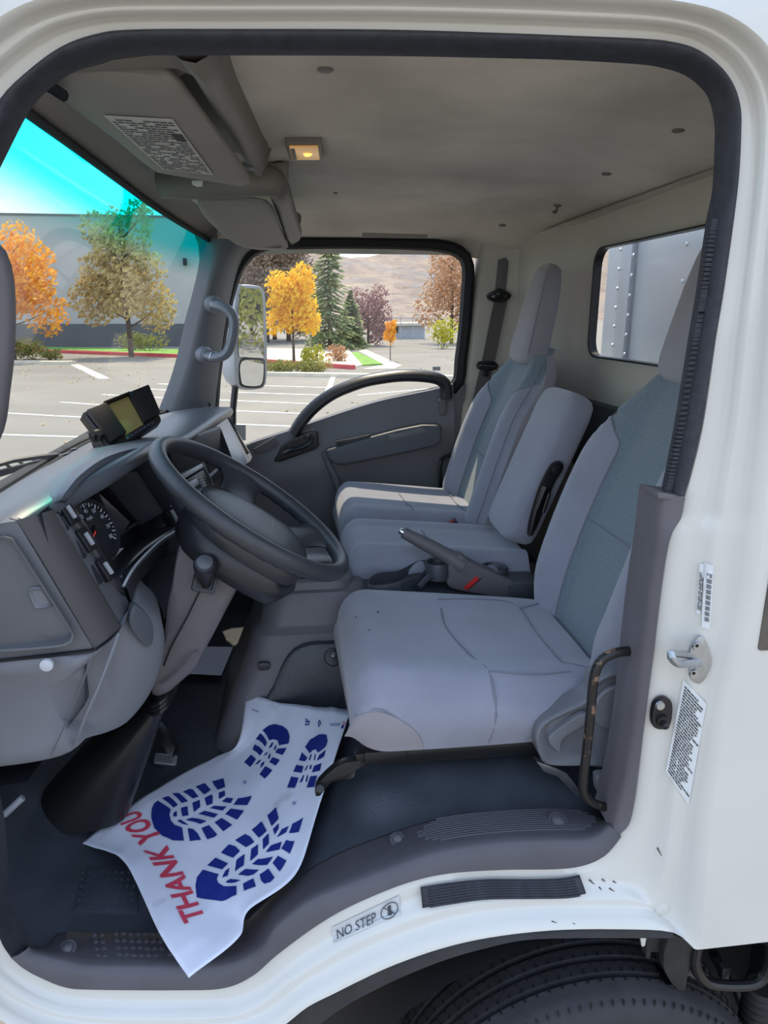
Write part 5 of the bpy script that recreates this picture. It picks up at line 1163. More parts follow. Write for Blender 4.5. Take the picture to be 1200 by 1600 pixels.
# ================================================================== seats
def split_mk(vf, key, mats, parent, angle=60):
    """one mesh object per key(face centre index) value"""
    v, f = vf; groups = {}
    for fi, fc in enumerate(f): groups.setdefault(key(fi, fc), []).append(fc)
    out = {}
    for name, fs in groups.items():
        used = sorted({i for q in fs for i in q}); mp_ = {a: b for b, a in enumerate(used)}
        out[name] = mk(name.split('#')[0], ([v[i] for i in used], [tuple(mp_[i] for i in q) for q in fs]), mats[name], parent, angle)
    return out
def cushion_fn(x0, x1, yc, hw, zb, zt0, zt1, bol=.012, wf=.07, crown=.008):
    def S(u, v):   # u front->rear, v in [-1.35,1.35] across: |v|>1 runs down the sides
        X = lerp(x0, x1, u); d = (X-x0); fr = 1-min(d/wf, 1); drop = (1-math.sqrt(max(0, 1-fr*fr)))
        zt = lerp(zt0, zt1, u)-drop*.085
        w = hw*(1-.10*drop-.02*sm(.8, 1, u))*(1+.02*math.sin(math.pi*u)); a = min(abs(v), 1); s = 1 if v > 0 else -1
        edge = sm(.72, 1.0, a)
        z = zt+bol*sm(.45, .72, a)-.040*edge**2-crown*(a*a)+crown
        y = w*a*(1-.00)
        if abs(v) > 1:
            k = (abs(v)-1)/.35; z = lerp(zt+bol-.040, zb+drop*.026, k); X += .016*k*k*sm(.22, 0, u); y = w*(1+.035*math.sin(math.pi*min(1, k*1.15))-.05*k*k)
        return V((X-.012*math.sin(math.pi*k if abs(v) > 1 else 0)*fr, yc+s*y, z))
    return S
def cushion(S, par, nm='cushion', side=True, nu=26, nv=44, mats=('fabric_light', 'fabric_side')):
    us = [0, .006, .02, .04, .07, .10, .14]+[.14+.86*i/(nu-7) for i in range(1, nu-6)]
    loops = [[S(u, lerp(-1.35, 1.35, j/(nv-1))) for j in range(nv)] for u in us]
    # front nose closes forward
    vf = loft(loops, cap=True)
    def key(fi, fc):
        if len(fc) > 4: return nm
        c = sum((vf[0][i] for i in fc), V((0, 0, 0)))/4
        if side is True:
            pass
        elif side:
            if side(c): return 'side_panel#'+('a' if c.x < .3 else 'b')
        return nm
    return split_mk(vf, key, {nm: mats[0], 'side_panel#a': mats[1], 'side_panel#b': mats[1]}, par)
def seamline(S, pts, par, off=.001, r=.0016, n=18):
    p = [S(u, v) for u, v in pts]; p = cr(p, n)
    mk('seam', tube([q+V((0, -off*.3, off)) for q in p], r, 5), 'seam_thread', par)
def backrest(par, ox, oy, tmax=1.0, mats=None, base=(.605, 1.19), top=(.835, 1.86)):
    M_ = mats or {}
    wt = [(0, .205), (.1, .235), (.25, .252), (.4, .252), (.55, .246), (.7, .230), (.8, .204), (.88, .168), (.94, .128), (1, .055)]
    def hw(t):
        for (a, b), (c, d) in zip(wt, wt[1:]):
            if t <= c: return lerp(b, d, sm(a, c, t) if False else (t-a)/(c-a))
        return wt[-1][1]
    def F(t, v, side=0):
        X = lerp(base[0], top[0], t)-.018*math.sin(math.pi*t); z = lerp(base[1], top[1], t)
        dirv = V((top[0]-base[0], 0, top[1]-base[1])).normalized(); n = V((-dirv.z, 0, dirv.x))
        w = hw(t); a = abs(v); bol = .058*sm(.40, .74, a)*(1-sm(.62, .95, t)*.75)*(.55+.45*sm(0, .2, t))
        ed = -.050*sm(.80, 1.0, a)**1.6-.03*sm(.93, 1.0, t)
        return V((X, 0, z))+n*(bol+ed)+V((ox, oy+w*v, 0)), n
    nt_, nv = 30, 41; loops = []
    def ins(t): return .50+.47*sm(.68, .84, t)
    def vcol(j, t):
        q = ins(t)
        if j <= 10: return lerp(-1, -q, j/10)
        if j >= 30: return lerp(q, 1, (j-30)/10)
        return lerp(-q, q, (j-10)/20)
    for i in range(nt_+1):
        t = i/nt_; row = [F(t, vcol(j, t))[0] for j in range(nv)]; n = F(t, 0)[1]
        w = hw(t)*(1-.25*sm(.93, 1, t)); th = lerp(.12, .07, t)*(1-.55*sm(.90, 1, t)); c = F(t, 0)[0]
        bk_ = []
        for k, (vv, dd) in enumerate(((1.03, .35), (1.0, .75), (.86, .97), (.45, 1.0), (0, 1.0), (-.45, 1.0), (-.86, .97), (-1.0, .75), (-1.03, .35))):
            q = c+V((0, (w*vv), 0))-n*(th*dd); bk_.append(q)
        loops.append(row+bk_)
    vf = loft(loops, cap=True); nn = nv+9
    def key(fi, fc):
        if len(fc) > 4: return 'back_shell'
        i, j = fi//nn, fi % nn
        if j >= nv-1: return 'back_shell' if 2 < j-(nv-1) < 7 else 'side_fabric#1'
        if 10 <= j < 30: return 'insert'
        return 'bolster#'+('far' if j > nv/2 else 'near')
    mt = {'insert': 'fabric_insert', 'bolster#far': 'fabric_light', 'bolster#near': 'fabric_light', 'back_shell': 'fabric_dark', 'side_fabric#1': 'fabric_side'}
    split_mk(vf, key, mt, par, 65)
    for s in (-1, 1):
        pth = [F(t, s*ins(t))[0]+F(t, 0)[1]*.0008 for t in [k/30 for k in range(1, 26)]]; mk('seam', tube(pth, .0022, 5), 'seam_thread', par)
        pth = [F(t, s*.93)[0]+F(t, 0)[1]*.002 for t in [k/24 for k in range(1, 23)]]; mk('seam', tube(pth, .0016, 5), 'seam_thread', par)
    pth = [F(.43, v)[0]+F(.43, 0)[1]*.0012 for v in [lerp(-.5, .5, k/14) for k in range(15)]]; mk('seam', tube(pth, .0016, 5), 'seam_thread', par)
    return F
def headrest(par, ox, oy, base, top, hw0=.122, hw1=.095, th=.105, m='fabric_side'):
    b = V((base[0]+ox, oy, base[1])); t = V((top[0]+ox, oy, top[1])); d = (t-b); n = V((-d.z, 0, d.x)).normalized()
    L = []
    for s, k in ((0, .55), (.02, .80), (.06, .96), (.15, 1.02), (.35, 1.03), (.6, 1.0), (.78, .93), (.88, .84), (.95, .68), (.985, .48), (1.0, .22)):
        w = lerp(hw0, hw1, s)*(k if s < .9 else k*1.1); h = th/2*(k if s < .2 or s > .7 else 1)*(1-.15*s); c = b+d*s
        L.append([c+V((0, w*x, 0))+n*(h*z) for x, z in [(math.copysign(abs(math.cos(a))**.55, math.cos(a)), math.copysign(abs(math.sin(a))**.55, math.sin(a))) for a in [2*math.pi*j/28 for j in range(28)]]])
    mk('headrest', loft(L), m, par, angle=70)
    sp = [b+d*s+V((0, -lerp(hw0, hw1, s)*.97, 0))+n*(th/2*.72) for s in [k/10 for k in range(1, 10)]]; mk('seam', tube(cr(sp, 16), .0016, 5), 'seam_thread', par)
# driver
ds = thing('bucket_seat', 'grey cloth driver seat nearest the open door', 'seat', V((.35, .41, 1.06)))
DS = cushion_fn(.080, .60, .4125, .247, 1.135, 1.292, 1.236)
def dside(c):
    if c.y > .215 or c.z > 1.262: return False
    q = (c.x-.066)/.15; a = c.z < 1.262-.10*max(0, q)**1.6 and c.x < .215 and (c.z-1.13) < .13*(1-((c.x-.07)/.14)**2)
    b = c.x > .40 and (c.z-1.13) < .10*sm(.40, .52, c.x)
    return a or b
cushion(DS, ds, side=False)
def spanel(S, u0, u1, vtop, par, n=14):
    g_ = []
    for i in range(n+1):
        u = lerp(u0, u1, i/n); vt = vtop(u); g_.append([S(u, lerp(-1.345, vt, j/8))+V((-.002*sm(.1, 0, u), -.0018, 0)) for j in range(9)])
    mk('side_panel', loft(g_, cap=False, closed=False), 'fabric_side', par, angle=70)
spanel(DS, .0, .27, lambda u: -1.345+.30*math.sqrt(max(0, 1-(u/.271)**2.2)), ds); spanel(DS, .66, 1.0, lambda u: -1.345+.28*sm(.66, .95, u)**.8, ds)
seamline(DS, [(.52, .95), (.47, .45), (.45, .0), (.50, -.55), (.53, -.80), (.535, -1.0), (.53, -1.15), (.52, -1.33)], ds)
seamline(DS, [(.47, .62), (.62, .66), (.80, .66), (.86, .55), (.85, 0), (.86, -.6)], ds); seamline(DS, [(.53, -.80), (.70, -.82), (.86, -.78)], ds)
seamline(DS, [(.86, -.6), (.93, -.7), (1.0, -.8)], ds); seamline(DS, [(.86, .55), (.93, .62), (1.0, .7)], ds)
seamline(DS, [(.02, -1.02), (.10, -1.05), (.18, -1.12), (.24, -1.22), (.27, -1.33)], ds, r=.0014); seamline(DS, [(.66, -1.33), (.72, -1.2), (.80, -1.1), (.92, -1.06), (1, -1.05)], ds, r=.0014)
for u, v in ((.17, .30), (.07, .25), (.11, -.1)): mk('burn_mark', lathe([(.0035 if u > .15 else .0012, 0), (.002, .0012), (.0005, .0014)], DS(u, v), (0, 0, 1), 10), 'black_matte', ds)
backrest(ds, 0, .4125)
headrest(ds, 0, .4125, (.845, 1.80), (.910, 2.135), .132, .105, .120)
mk('seat_pan', slab([V((.13, .20, 1.085)), V((.56, .20, 1.085)), V((.56, .63, 1.085)), V((.13, .63, 1.085))], (0, 0, .06), .008), 'black_paint', ds)
mk('seat_rail', box((.32, .195, 1.118), (.46, .022, .020), .003), 'black_paint', ds); mk('rail_sleeve', box((.148, .188, 1.122), (.085, .026, .028), .004), 'black_plastic', ds)
mk('front_bracket', slab(cr(w3((492, 1238, .16), (500, 1222, .16), (530, 1196, .17), (556, 1190, .18), (583, 1188, .19), (582, 1194, .19), (556, 1204, .18), (552, 1216, .17), (520, 1222, .165), (498, 1246, .16)), 30, True), (0, .02, 0), .002), 'black_paint', ds)
mk('bracket_bolt', lathe([(.008, 0), (.008, .006), (.004, .007)], at(501, 1232, y=.157), (-.2, -.8, .5), 8), 'black_paint', ds)
mk('rear_bracket', slab(w3((838, 1190, .15), (868, 1200, .15), (885, 1208, .15), (915, 1246, .15), (905, 1248, .15), (872, 1214, .15), (850, 1206, .15)), (0, .02, 0), .002), 'steel', ds)
rec = qloop(((837, 1152, .135), (846, 1130, .135), (876, 1112, .135), (906, 1097, .135), (924, 1086, .135), (930, 1066, .135), (945, 1054, .135), (968, 1048, .135), (1000, 1050, .135), (996, 1120, .135), (985, 1196, .135), (920, 1197, .135), (862, 1196, .135), (846, 1186, .135)), 64)
rc_ = mk('recliner_cover', loft([[p+V((0, .045, 0)) for p in rec], [p+V((0, .004, 0)) for p in rec], rec, [p+V((0, -.004, 0)) for p in grow(rec, -.005)], [p+V((0, -.002, 0)) for p in grow(rec, -.014)], [p+V((0, .002, 0)) for p in grow(rec, -.018)]], cap=True), 'dash_lower', ds, angle=50)
mk('recline_lever', slab(cr(w3((868, 1172, .125), (858, 1160, .125), (862, 1148, .125), (905, 1118, .122), (918, 1116, .122), (914, 1132, .122), (880, 1155, .124), (876, 1176, .125)), 30, True), (0, .014, 0), .005, 3), 'dash_lower', ds)
mk('pivot_boss', lathe([(.048, 0), (.048, .006), (.044, .009), (.02, .0095)], at(962, 1103, y=.135), (0, -1, 0), 30), 'dash_lower', ds)
# passenger
ps = thing('bucket_seat', 'grey cloth passenger seat by the far door', 'seat', V((.35, 1.32, 1.06)))
PS = cushion_fn(.125, .62, 1.335, .225, 1.19, 1.352, 1.300, wf=.06)
cushion(PS, ps)
seamline(PS, [(.45, 1.0), (.45, .3), (.46, -.3), (.47, -.8), (.46, -1.2)], ps); seamline(PS, [(.84, -.7), (.83, 0), (.84, .7)], ps)
PF = backrest(ps, -.055, 1.315)
headrest(ps, -.055, 1.315, (.812, 1.79), (.880, 2.105), .106, .080, .090)
mk('seat_pan', slab([V((.17, 1.13, 1.06)), V((.60, 1.13, 1.06)), V((.60, 1.55, 1.06)), V((.17, 1.55, 1.06))], (0, 0, .14), .01), 'black_paint', ps)
# centre
cs_ = thing('folding_seat', 'narrow centre seat with its backrest folded half up', 'seat', V((.35, .95, 1.06)))
CSf = cushion_fn(.118, .63, .945, .165, 1.195, 1.336, 1.29, wf=.06)
cushion(CSf, cs_); seamline(CSf, [(.47, 1.0), (.47, .3), (.47, -.3), (.47, -.9), (.47, -1.2)], cs_)
mk('seat_pan', slab([V((.24, .82, 1.186)), V((.60, .82, 1.186)), V((.60, 1.05, 1.186)), V((.24, 1.05, 1.186))], (0, 0, .02), .005), 'black_paint', cs_)
def cbackrest():
    b = V((.600, .915, 1.335)); t = V((.762, .915, 1.735)); d = t-b; n = V((-d.z, 0, d.x)).normalized(); L = []
    for s, k in ((-.02, .55), (0, .8), (.03, .95), (.1, 1), (.5, 1.02), (.88, 1), (.96, .93), (.99, .8), (1.01, .55)):
        L.append([b+d*s+V((0, .122*k*x, 0))+n*(.047*(k if k < .97 else 1)*z) for x, z in [(math.copysign(abs(math.cos(a))**.42, math.cos(a)), math.copysign(abs(math.sin(a))**.42, math.sin(a))) for a in [2*math.pi*j/32 for j in range(32)]]])
    return L, n
L, cn_ = cbackrest(); mk('backrest', loft(L), 'fabric_light', cs_, angle=70)
hb = mk('hinge_bracket', slab(cr(w3((826, 812, .775), (838, 770, .775), (850, 742, .775), (862, 724, .775), (876, 722, .775), (880, 732, .775), (866, 756, .775), (852, 790, .775), (836, 830, .775), (824, 838, .775)), 36, True), (.01, .02, 0), .004), 'black_plastic', cs_)
mk('hinge_bolt', lathe([(.014, 0), (.014, .006), (.006, .008)], at(869, 734, y=.773), (0, -1, 0), 14), 'black_plastic', hb); mk('hinge_link', tube(w3((852, 760, .765), (836, 800, .765), (828, 835, .77)), .009, 8), 'black_plastic', hb)
mk('hinge_link', tube(w3((858, 770, .768), (848, 800, .768)), .006, 8), 'black_gloss', hb)
mk('lap_buckle', slab(w3((745, 806, 1.10), (752, 796, 1.10), (760, 802, 1.10), (752, 814, 1.10)), (.01, .02, 0), .003), 'wall_dark', cs_)
mk('buckle_slot', slab(w3((694, 822, 1.10), (710, 810, 1.10), (718, 824, 1.10), (714, 828, 1.10)), (.005, .02, 0), .003), 'console_plastic', cs_); mk('release_button', slab(w3((694, 820, 1.098), (709, 811, 1.098), (710, 814, 1.098), (696, 823, 1.098)), (.005, .01, 0), .001), 'cushion_red', cs_)
# ================================================================== engine cover, console, brake
hump = thing('engine_cover', 'grey plastic engine hump between the seats', 'engine cover', V((.2, .85, .86)))
def hring(z, x0, x1, y0, y1, r=.06): return [V(((x0+x1)/2+a, (y0+y1)/2+b, z)) for a, b in rrect((x1-x0)/2, (y1-y0)/2, r, 6)]
mk('cover', loft([hring(.84, -.255, .88, .605, 1.10), hring(.95, -.215, .88, .625, 1.09), hring(1.10, -.155, .88, .645, 1.08), hring(1.165, -.135, .88, .652, 1.07), hring(1.18, -.118, .87, .668, 1.065), hring(1.184, -.116, .20, .670, 1.064), hring(1.235, -.103, .17, .678, 1.06), hring(1.262, -.090, .16, .690, 1.05), hring(1.270, -.07, .15, .71, 1.03)], cap=True), 'hump_plastic', hump, angle=40)
vcl = cr(w3((418, 1110, .612), (430, 1070, .622), (442, 1040, .628), (458, 1018, .632), (482, 1007, .634), (520, 1005, .634), (600, 1005, .634), (620, 1120, .612), (500, 1140, .608)), 44, True)
vc_ = mk('vinyl_cover', loft([[p+V((0, .03, 0)) for p in vcl], [p+V((0, -.006, 0)) for p in vcl], [p+V((0, -.010, 0)) for p in grow(vcl, -.008)]], cap=True), 'floor_vinyl', hump, angle=50)
bt0 = at(521, 1026, y=.615); mk('latch_base', lathe([(.024, 0), (.022, .005), (.012, .006)], bt0, (0, -.85, .5), 18), 'black_plastic', vc_); mk('latch_bolt', lathe([(.008, 0), (.008, .014), (.005, .018)], bt0, (0, -.6, .8), 10), 'steel', vc_)
mk('access_plug', rslab(at(412, 1042, y=.628), (0, -1, .1), .016, .010, .009, .012), 'dash_dark', hump)
mk('cover_rim', loft([hring(1.262, -.075, .135, .70, .90, .05), hring(1.285, -.068, .128, .705, .895, .05), hring(1.292, -.055, .115, .715, .885, .045), hring(1.285, -.048, .108, .722, .878, .045)], cap=False), 'hump_plastic', hump)
mk('black_cap', loft([hring(1.275, -.050, .110, .72, .88, .045), hring(1.315, -.046, .106, .724, .876, .045), hring(1.326, -.030, .09, .74, .86, .04)], cap=True), 'black_plastic', hump)
con = thing('console_tray', 'blue grey console tray with cup holders beside the parking brake', 'console', V((.40, .73, 1.2)))
ctp = [V((.15, .690, 1.258)), V((.15, .79, 1.262)), V((.62, .79, 1.236)), V((.64, .690, 1.212))]
mk('base', slab(ctp, (0, 0, -.06), .008), 'console_plastic', con)
def tray(name, pts, m='console_plastic'):
    l = cr(w3(*pts), 36, True); mk(name, loft([[p+V((0, 0, -.03)) for p in l], [p+V((0, 0, .004)) for p in l], [p+V((0, 0, .006)) for p in grow(l, -.004)], [p+V((0, .004, -.02)) for p in grow(l, -.010)]], cap=True), m, con, angle=50)
tray('pen_tray', ((574, 916, .70), (585, 900, .72), (625, 893, .76), (655, 878, .79), (668, 880, .78), (664, 896, .75), (640, 908, .71), (600, 918, .69)))
mk('tray_wall', tube(crk(w3((655, 918, .69), (670, 902, .715), (690, 897, .73), (704, 892, .74)), 6), .008, 8), 'console_plastic', con)
def cup(px, py, y, r):
    c = at(px, py, y=y); mk('cup_holder', lathe([(r*1.1, -.03), (r*1.1, .012), (r*1.04, .016), (r*.95, .012), (r*.9, -.02), (r*.3, -.022)], c, (0, 0, 1), 30), 'console_plastic', con)
cup(684, 886, .742, .030); cup(772, 893, .755, .034)
mk('brake_housing', box((.585, .735, 1.215), (.085, .085, .10), .012, 3), 'console_plastic', con)
pb = thing('parking_brake_lever', 'taupe parking brake lever with chrome button between the seats', 'brake lever', at(780, 920, y=.70))
gp = [at(630, 832, y=.735), at(655, 845, y=.73), at(680, 858, y=.725), at(705, 872, y=.72), at(722, 884, y=.715)]
mk('grip', tube(cr(gp, 16), .018, 12, rr=[.0155+.004*sm(0, .5, i/15)+.005*sm(.6, 1, i/15) for i in range(16)]), 'taupe_plastic', pb)
mk('release_button', lathe([(.009, -.004), (.009, .008), (.006, .011)], gp[0], gp[0]-gp[1], 12), 'chrome', pb)
bb = cr(w3((702, 880, .70), (722, 868, .70), (738, 880, .70), (800, 908, .70), (806, 918, .70), (794, 936, .70), (770, 932, .70), (704, 919, .70), (702, 900, .70)), 44, True)
mk('lever_body', slab(bb, (0, .045, 0), .010, 3), 'taupe_plastic', pb)
mk('red_inset', slab(w3((724, 919, .697), (745, 900, .697), (749, 905, .697), (731, 922, .697)), (0, .004, 0), .0008), 'red_plastic', pb)
mk('body_seam', tube(w3((752, 903, .699), (731, 922, .699)), .0012, 5), 'black_matte', pb)
# ================================================================== paper mats
PC = [[(295, 1528, .888), (250, 1464, .886), (192, 1345, .880), (126, 1314, .862)],
      [(372, 1470, .905), (318, 1400, .900), (250, 1300, .885), (190, 1270, .870)],
      [(388, 1424, .925), (358, 1340, .915), (300, 1250, .900), (262, 1222, .882)],
      [(462, 1366, .958), (415, 1285, .945), (365, 1210, .920), (335, 1184, .900)],
      [(500, 1256, .990), (458, 1200, .975), (415, 1150, .965), (372, 1160, .945)],
      [(548, 1110, 1.045), (492, 1104, 1.030), (438, 1098, 1.015), (385, 1082, 1.005)]]
P3 = [[at(x, y, z=z) for x, y, z in r] for r in PC]
def cr1(p, t):
    m = len(p)-1; s = min(int(t*m), m-1); q = t*m-s; a, b, c, d = p[max(s-1, 0)], p[s], p[s+1], p[min(s+2, m)]
    if s == 0: a = b*2-c
    if s == m-1: d = c*2-b
    return .5*((2*b)+(c-a)*q+(2*a-5*b+4*c-d)*q*q+(3*b-a-3*c+d)*q**3)
def PS3(u, w):
    p = cr1([cr1(r, u) for r in P3], w)
    p.z += .004*noise.noise(V((u*5, w*7, 2.2)))+.0045*(abs(noise.noise(V((u*4.2+3, w*6.3, 7.7))))-.2)+.003*abs(noise.noise(V((u*9, w*4, 1.1))))+.006*math.sin(u*5+w*9)*sm(.3, 0, w)
    return p
TAB = [[(lambda p: (p, proj(p)))(PS3(i/70, j/90)) for i in range(71)] for j in range(91)]
def pinv(px, py):
    best = None
    for j in range(0, 91):
        for i in range(0, 71):
            x, y = TAB[j][i][1]; d = (x-px)**2+(y-py)**2
            if best is None or d < best[0]: best = (d, i, j)
    u, w = best[1]/70, best[2]/90
    for _ in range(4):
        p0 = proj(PS3(u, w)); e = 1e-3; pu = proj(PS3(min(u+e, 1.2), w)); pw = proj(PS3(u, w+e))
        a, b, c, d = (pu[0]-p0[0])/e, (pw[0]-p0[0])/e, (pu[1]-p0[1])/e, (pw[1]-p0[1])/e
        det = a*d-b*c
        if abs(det) < 1e-9: break
        rx, ry = px-p0[0], py-p0[1]; u += (d*rx-b*ry)/det*.8; w += (-c*rx+a*ry)/det*.8
        u = min(max(u, 0), 1); w = min(max(w, 0), 1)
    return u, w
def pnorm(u, w):
    e = .01; a = PS3(min(u+e, 1), w)-PS3(max(u-e, 0), w); b = PS3(u, min(w+e, 1))-PS3(u, max(w-e, 0)); n = a.cross(b).normalized()
    return n if n.z > 0 else -n
paper = thing('paper_floor_mat', 'crumpled white paper floor mat with blue footprints and THANK YOU', 'paper mat', V((-.15, .3, .86)))
gp_ = [[PS3(i/44, j/60) for i in range(45)] for j in range(61)]
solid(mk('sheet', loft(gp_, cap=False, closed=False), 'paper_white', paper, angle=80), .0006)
def ink(name, pts, m, lift=.0022):
    """a flat print on the paper: polygon given in paper space, subdivided so that it follows the folds"""
    q = [pinv(*p) for p in pts]
    bm = bmesh.new(); vs_ = [bm.verts.new((u, w, 0)) for u, w in q]
    try: bm.faces.new(vs_)
    except ValueError: bm.free(); return
    bmesh.ops.triangulate(bm, faces=bm.faces)
    for _ in range(2): bmesh.ops.subdivide_edges(bm, edges=[e for e in bm.edges if e.calc_length() > .03], cuts=1, use_grid_fill=False)
    bmesh.ops.triangulate(bm, faces=bm.faces)
    for v_ in bm.verts: u, w = v_.co.x, v_.co.y; v_.co = PS3(u, w)+pnorm(u, w)*lift
    mk(name, bm, m, paper, smooth=False)
def Z1(l): return [(220+x/6, 1190+y/6) for x, y in l]
def Z2(l): return [(290+x/6, 1230+y/6) for x, y in l]
def Z3(l): return [(370+x*.15, 1090+y*.15) for x, y in l]
F1 = [[(160, 372), (285, 455), (270, 500), (285, 560), (320, 600), (392, 625), (408, 748), (300, 745), (200, 700), (130, 630), (100, 530), (105, 450), (125, 400)], [(200, 348), (262, 328), (352, 412), (310, 438)], [(295, 305), (358, 300), (445, 378), (388, 395)], [(395, 290), (460, 262), (490, 268), (545, 335), (490, 352)],
      [(515, 242), (600, 208), (660, 272), (600, 315)], [(668, 192), (778, 162), (795, 245), (722, 270)], [(732, 298), (790, 278), (792, 325), (735, 358)], [(762, 380), (805, 345), (868, 350), (848, 395)], [(870, 412), (915, 350), (1045, 325), (1002, 415)], [(795, 498), (845, 447), (970, 466), (905, 552)],
      [(695, 575), (760, 535), (862, 600), (778, 660)], [(570, 630), (640, 602), (720, 690), (690, 715), (625, 736)], [(443, 630), (495, 640), (535, 680), (568, 742), (465, 752)], [(650, 442), (690, 420), (808, 428), (772, 466)], [(540, 498), (598, 468), (730, 498), (690, 532)], [(422, 552), (480, 533), (622, 565), (560, 592)],
      [(600, 348), (665, 315), (678, 330), (675, 400), (620, 420)], [(485, 392), (555, 365), (562, 430), (500, 480)], [(380, 440), (440, 425), (450, 512), (392, 520)], [(305, 500), (320, 478), (342, 470), (342, 522), (310, 520)], [(342, 562), (375, 548), (455, 605), (400, 592)]]
for p in F1: ink('footprint_tread', Z1(p), 'ink_blue')
F2 = [[(165, 780), (312, 822), (295, 870), (310, 905), (360, 935), (480, 932), (482, 1015), (345, 1075), (210, 1058), (105, 1040), (95, 930), (110, 850)], [(207, 740), (282, 668), (320, 685), (402, 722), (345, 778)], [(335, 620), (410, 542), (470, 560), (514, 605), (450, 668)], [(468, 502), (560, 445), (610, 470), (648, 520), (570, 570)], [(622, 405), (715, 325), (765, 415), (692, 480)],
      [(768, 272), (850, 192), (875, 300), (810, 372)], [(822, 400), (876, 345), (876, 392), (840, 452)], [(858, 478), (905, 400), (970, 370), (945, 430)], [(970, 436), (1005, 348), (1105, 290), (1065, 425)], [(900, 580), (945, 502), (985, 512), (1025, 512), (980, 630)], [(820, 715), (870, 648), (948, 695), (885, 798)], [(698, 825), (780, 768), (838, 855), (800, 895), (742, 912), (710, 880)], [(540, 912), (638, 862), (662, 938), (550, 978)],
      [(755, 615), (805, 550), (905, 516), (885, 590)], [(625, 728), (680, 680), (825, 656), (770, 735)], [(495, 828), (562, 775), (692, 780), (640, 825), (585, 840)], [(728, 492), (782, 438), (785, 535), (730, 592)], [(618, 585), (682, 540), (682, 635), (606, 700)], [(480, 690), (556, 632), (548, 740), (466, 796)], [(345, 855), (375, 790), (415, 762), (398, 838)], [(375, 895), (425, 866), (520, 880), (470, 900), (400, 905)]]
for p in F2: ink('footprint_tread', Z2(p), 'ink_blue')
F3 = [[(270, 345), (330, 298), (400, 280), (480, 300), (535, 345), (555, 410), (545, 482), (445, 502), (430, 450), (385, 437), (340, 450)], [(200, 438), (245, 375), (318, 475), (300, 520)], [(168, 545), (190, 492), (280, 565), (245, 612)], [(80, 678), (150, 600), (205, 648), (145, 730)], [(405, 580), (425, 540), (525, 528), (480, 606)], [(342, 678), (375, 628), (452, 656), (408, 716)], [(240, 805), (300, 722), (374, 762), (296, 852)],
      [(335, 530), (370, 475), (385, 478), (365, 525)], [(388, 550), (410, 495), (418, 510), (405, 552)], [(282, 610), (315, 575), (328, 578), (305, 605)], [(328, 635), (345, 585), (358, 605), (340, 648)], [(195, 700), (245, 652), (258, 658), (225, 698)], [(250, 745), (258, 695), (285, 670), (290, 695)],
      [(715, 520), (770, 440), (860, 390), (935, 392), (950, 460), (930, 515), (850, 580), (825, 545), (790, 555), (765, 585)], [(652, 658), (682, 575), (740, 632), (715, 670)], [(592, 778), (625, 706), (698, 720), (682, 788)], [(528, 945), (570, 828), (648, 842), (608, 948)], [(835, 665), (860, 605), (930, 548), (912, 620)], [(785, 785), (812, 715), (885, 688), (872, 765)], [(732, 942), (770, 828), (840, 818), (808, 938)],
      [(752, 660), (775, 595), (785, 600), (768, 655)], [(805, 655), (818, 590), (826, 600), (818, 660)], [(708, 765), (740, 710), (748, 715), (725, 762)], [(760, 745), (775, 700), (785, 715), (775, 755)], [(655, 892), (695, 815), (708, 815), (685, 880)], [(720, 880), (735, 810), (746, 820), (735, 890)]]
for p in F3: ink('footprint_tread', Z3(p), 'ink_blue')
# red lettering along the near edge
v, f = text_mesh('THANK YOU', bold=.028); x0, x1 = min(p.x for p in v), max(p.x for p in v); y0, y1 = min(p.y for p in v), max(p.y for p in v)
LB = [(322, 1436), (303, 1396), (284, 1358), (262, 1322), (236, 1286), (216, 1266)]; LTp = [(288, 1445), (268, 1404), (246, 1364), (222, 1328), (198, 1300), (181, 1281)]
# letters stand on the footprint side: baseline is the right hand curve, tops to the left
lbc = [pinv(*p) for p in LB]; ltc = [pinv(*p) for p in LTp]
def lc(l, t):
    m = len(l)-1; s = min(int(t*m), m-1); q = t*m-s; return (lerp(l[s][0], l[s+1][0], q), lerp(l[s][1], l[s+1][1], q))
bm = bmesh.new(); vv = [bm.verts.new(((p.x-x0)/(x1-x0), (p.y-y0)/(y1-y0), 0)) for p in v]
for q in f:
    try: bm.faces.new([vv[i] for i in q])
    except ValueError: pass
bmesh.ops.subdivide_edges(bm, edges=[e for e in bm.edges if e.calc_length() > .04], cuts=1); bmesh.ops.triangulate(bm, faces=bm.faces)
for q in bm.verts:
    a = lc(lbc, q.co.x); b = lc(ltc, q.co.x); u, w = lerp(a[0], b[0], q.co.y), lerp(a[1], b[1], q.co.y); q.co = PS3(u, w)+pnorm(u, w)*.0022
mk('thank_you_lettering', bm, 'ink_red', paper, smooth=False)
# small printed logos at the far edge, and registered marks
def LG(l): return [(370+x*.15, 1090+y*.15) for x, y in l]
for p in ([(710, 225), (745, 228), (742, 236), (712, 233)], [(715, 250), (735, 238), (740, 262), (720, 268)], [(742, 245), (765, 248), (760, 272), (745, 268)], [(712, 278), (730, 276), (728, 300), (715, 298)], [(736, 275), (760, 280), (755, 296), (738, 292)],
          [(862, 238), (876, 240), (868, 258), (850, 262)], [(845, 262), (856, 266), (858, 290), (848, 280)], [(868, 262), (884, 262), (876, 288), (866, 284)], [(850, 292), (870, 288), (862, 314), (852, 306)]): ink('printed_logo', LG(p), 'ink_blue')
for k in range(6): ink('printed_logo', LG([(975+k*18, 272), (987+k*18, 275), (986+k*18, 304), (974+k*18, 300)]), 'ink_pale')
ink('printed_logo', LG([(1100, 290), (1122, 292), (1110, 330), (1085, 325)]), 'ink_blue')
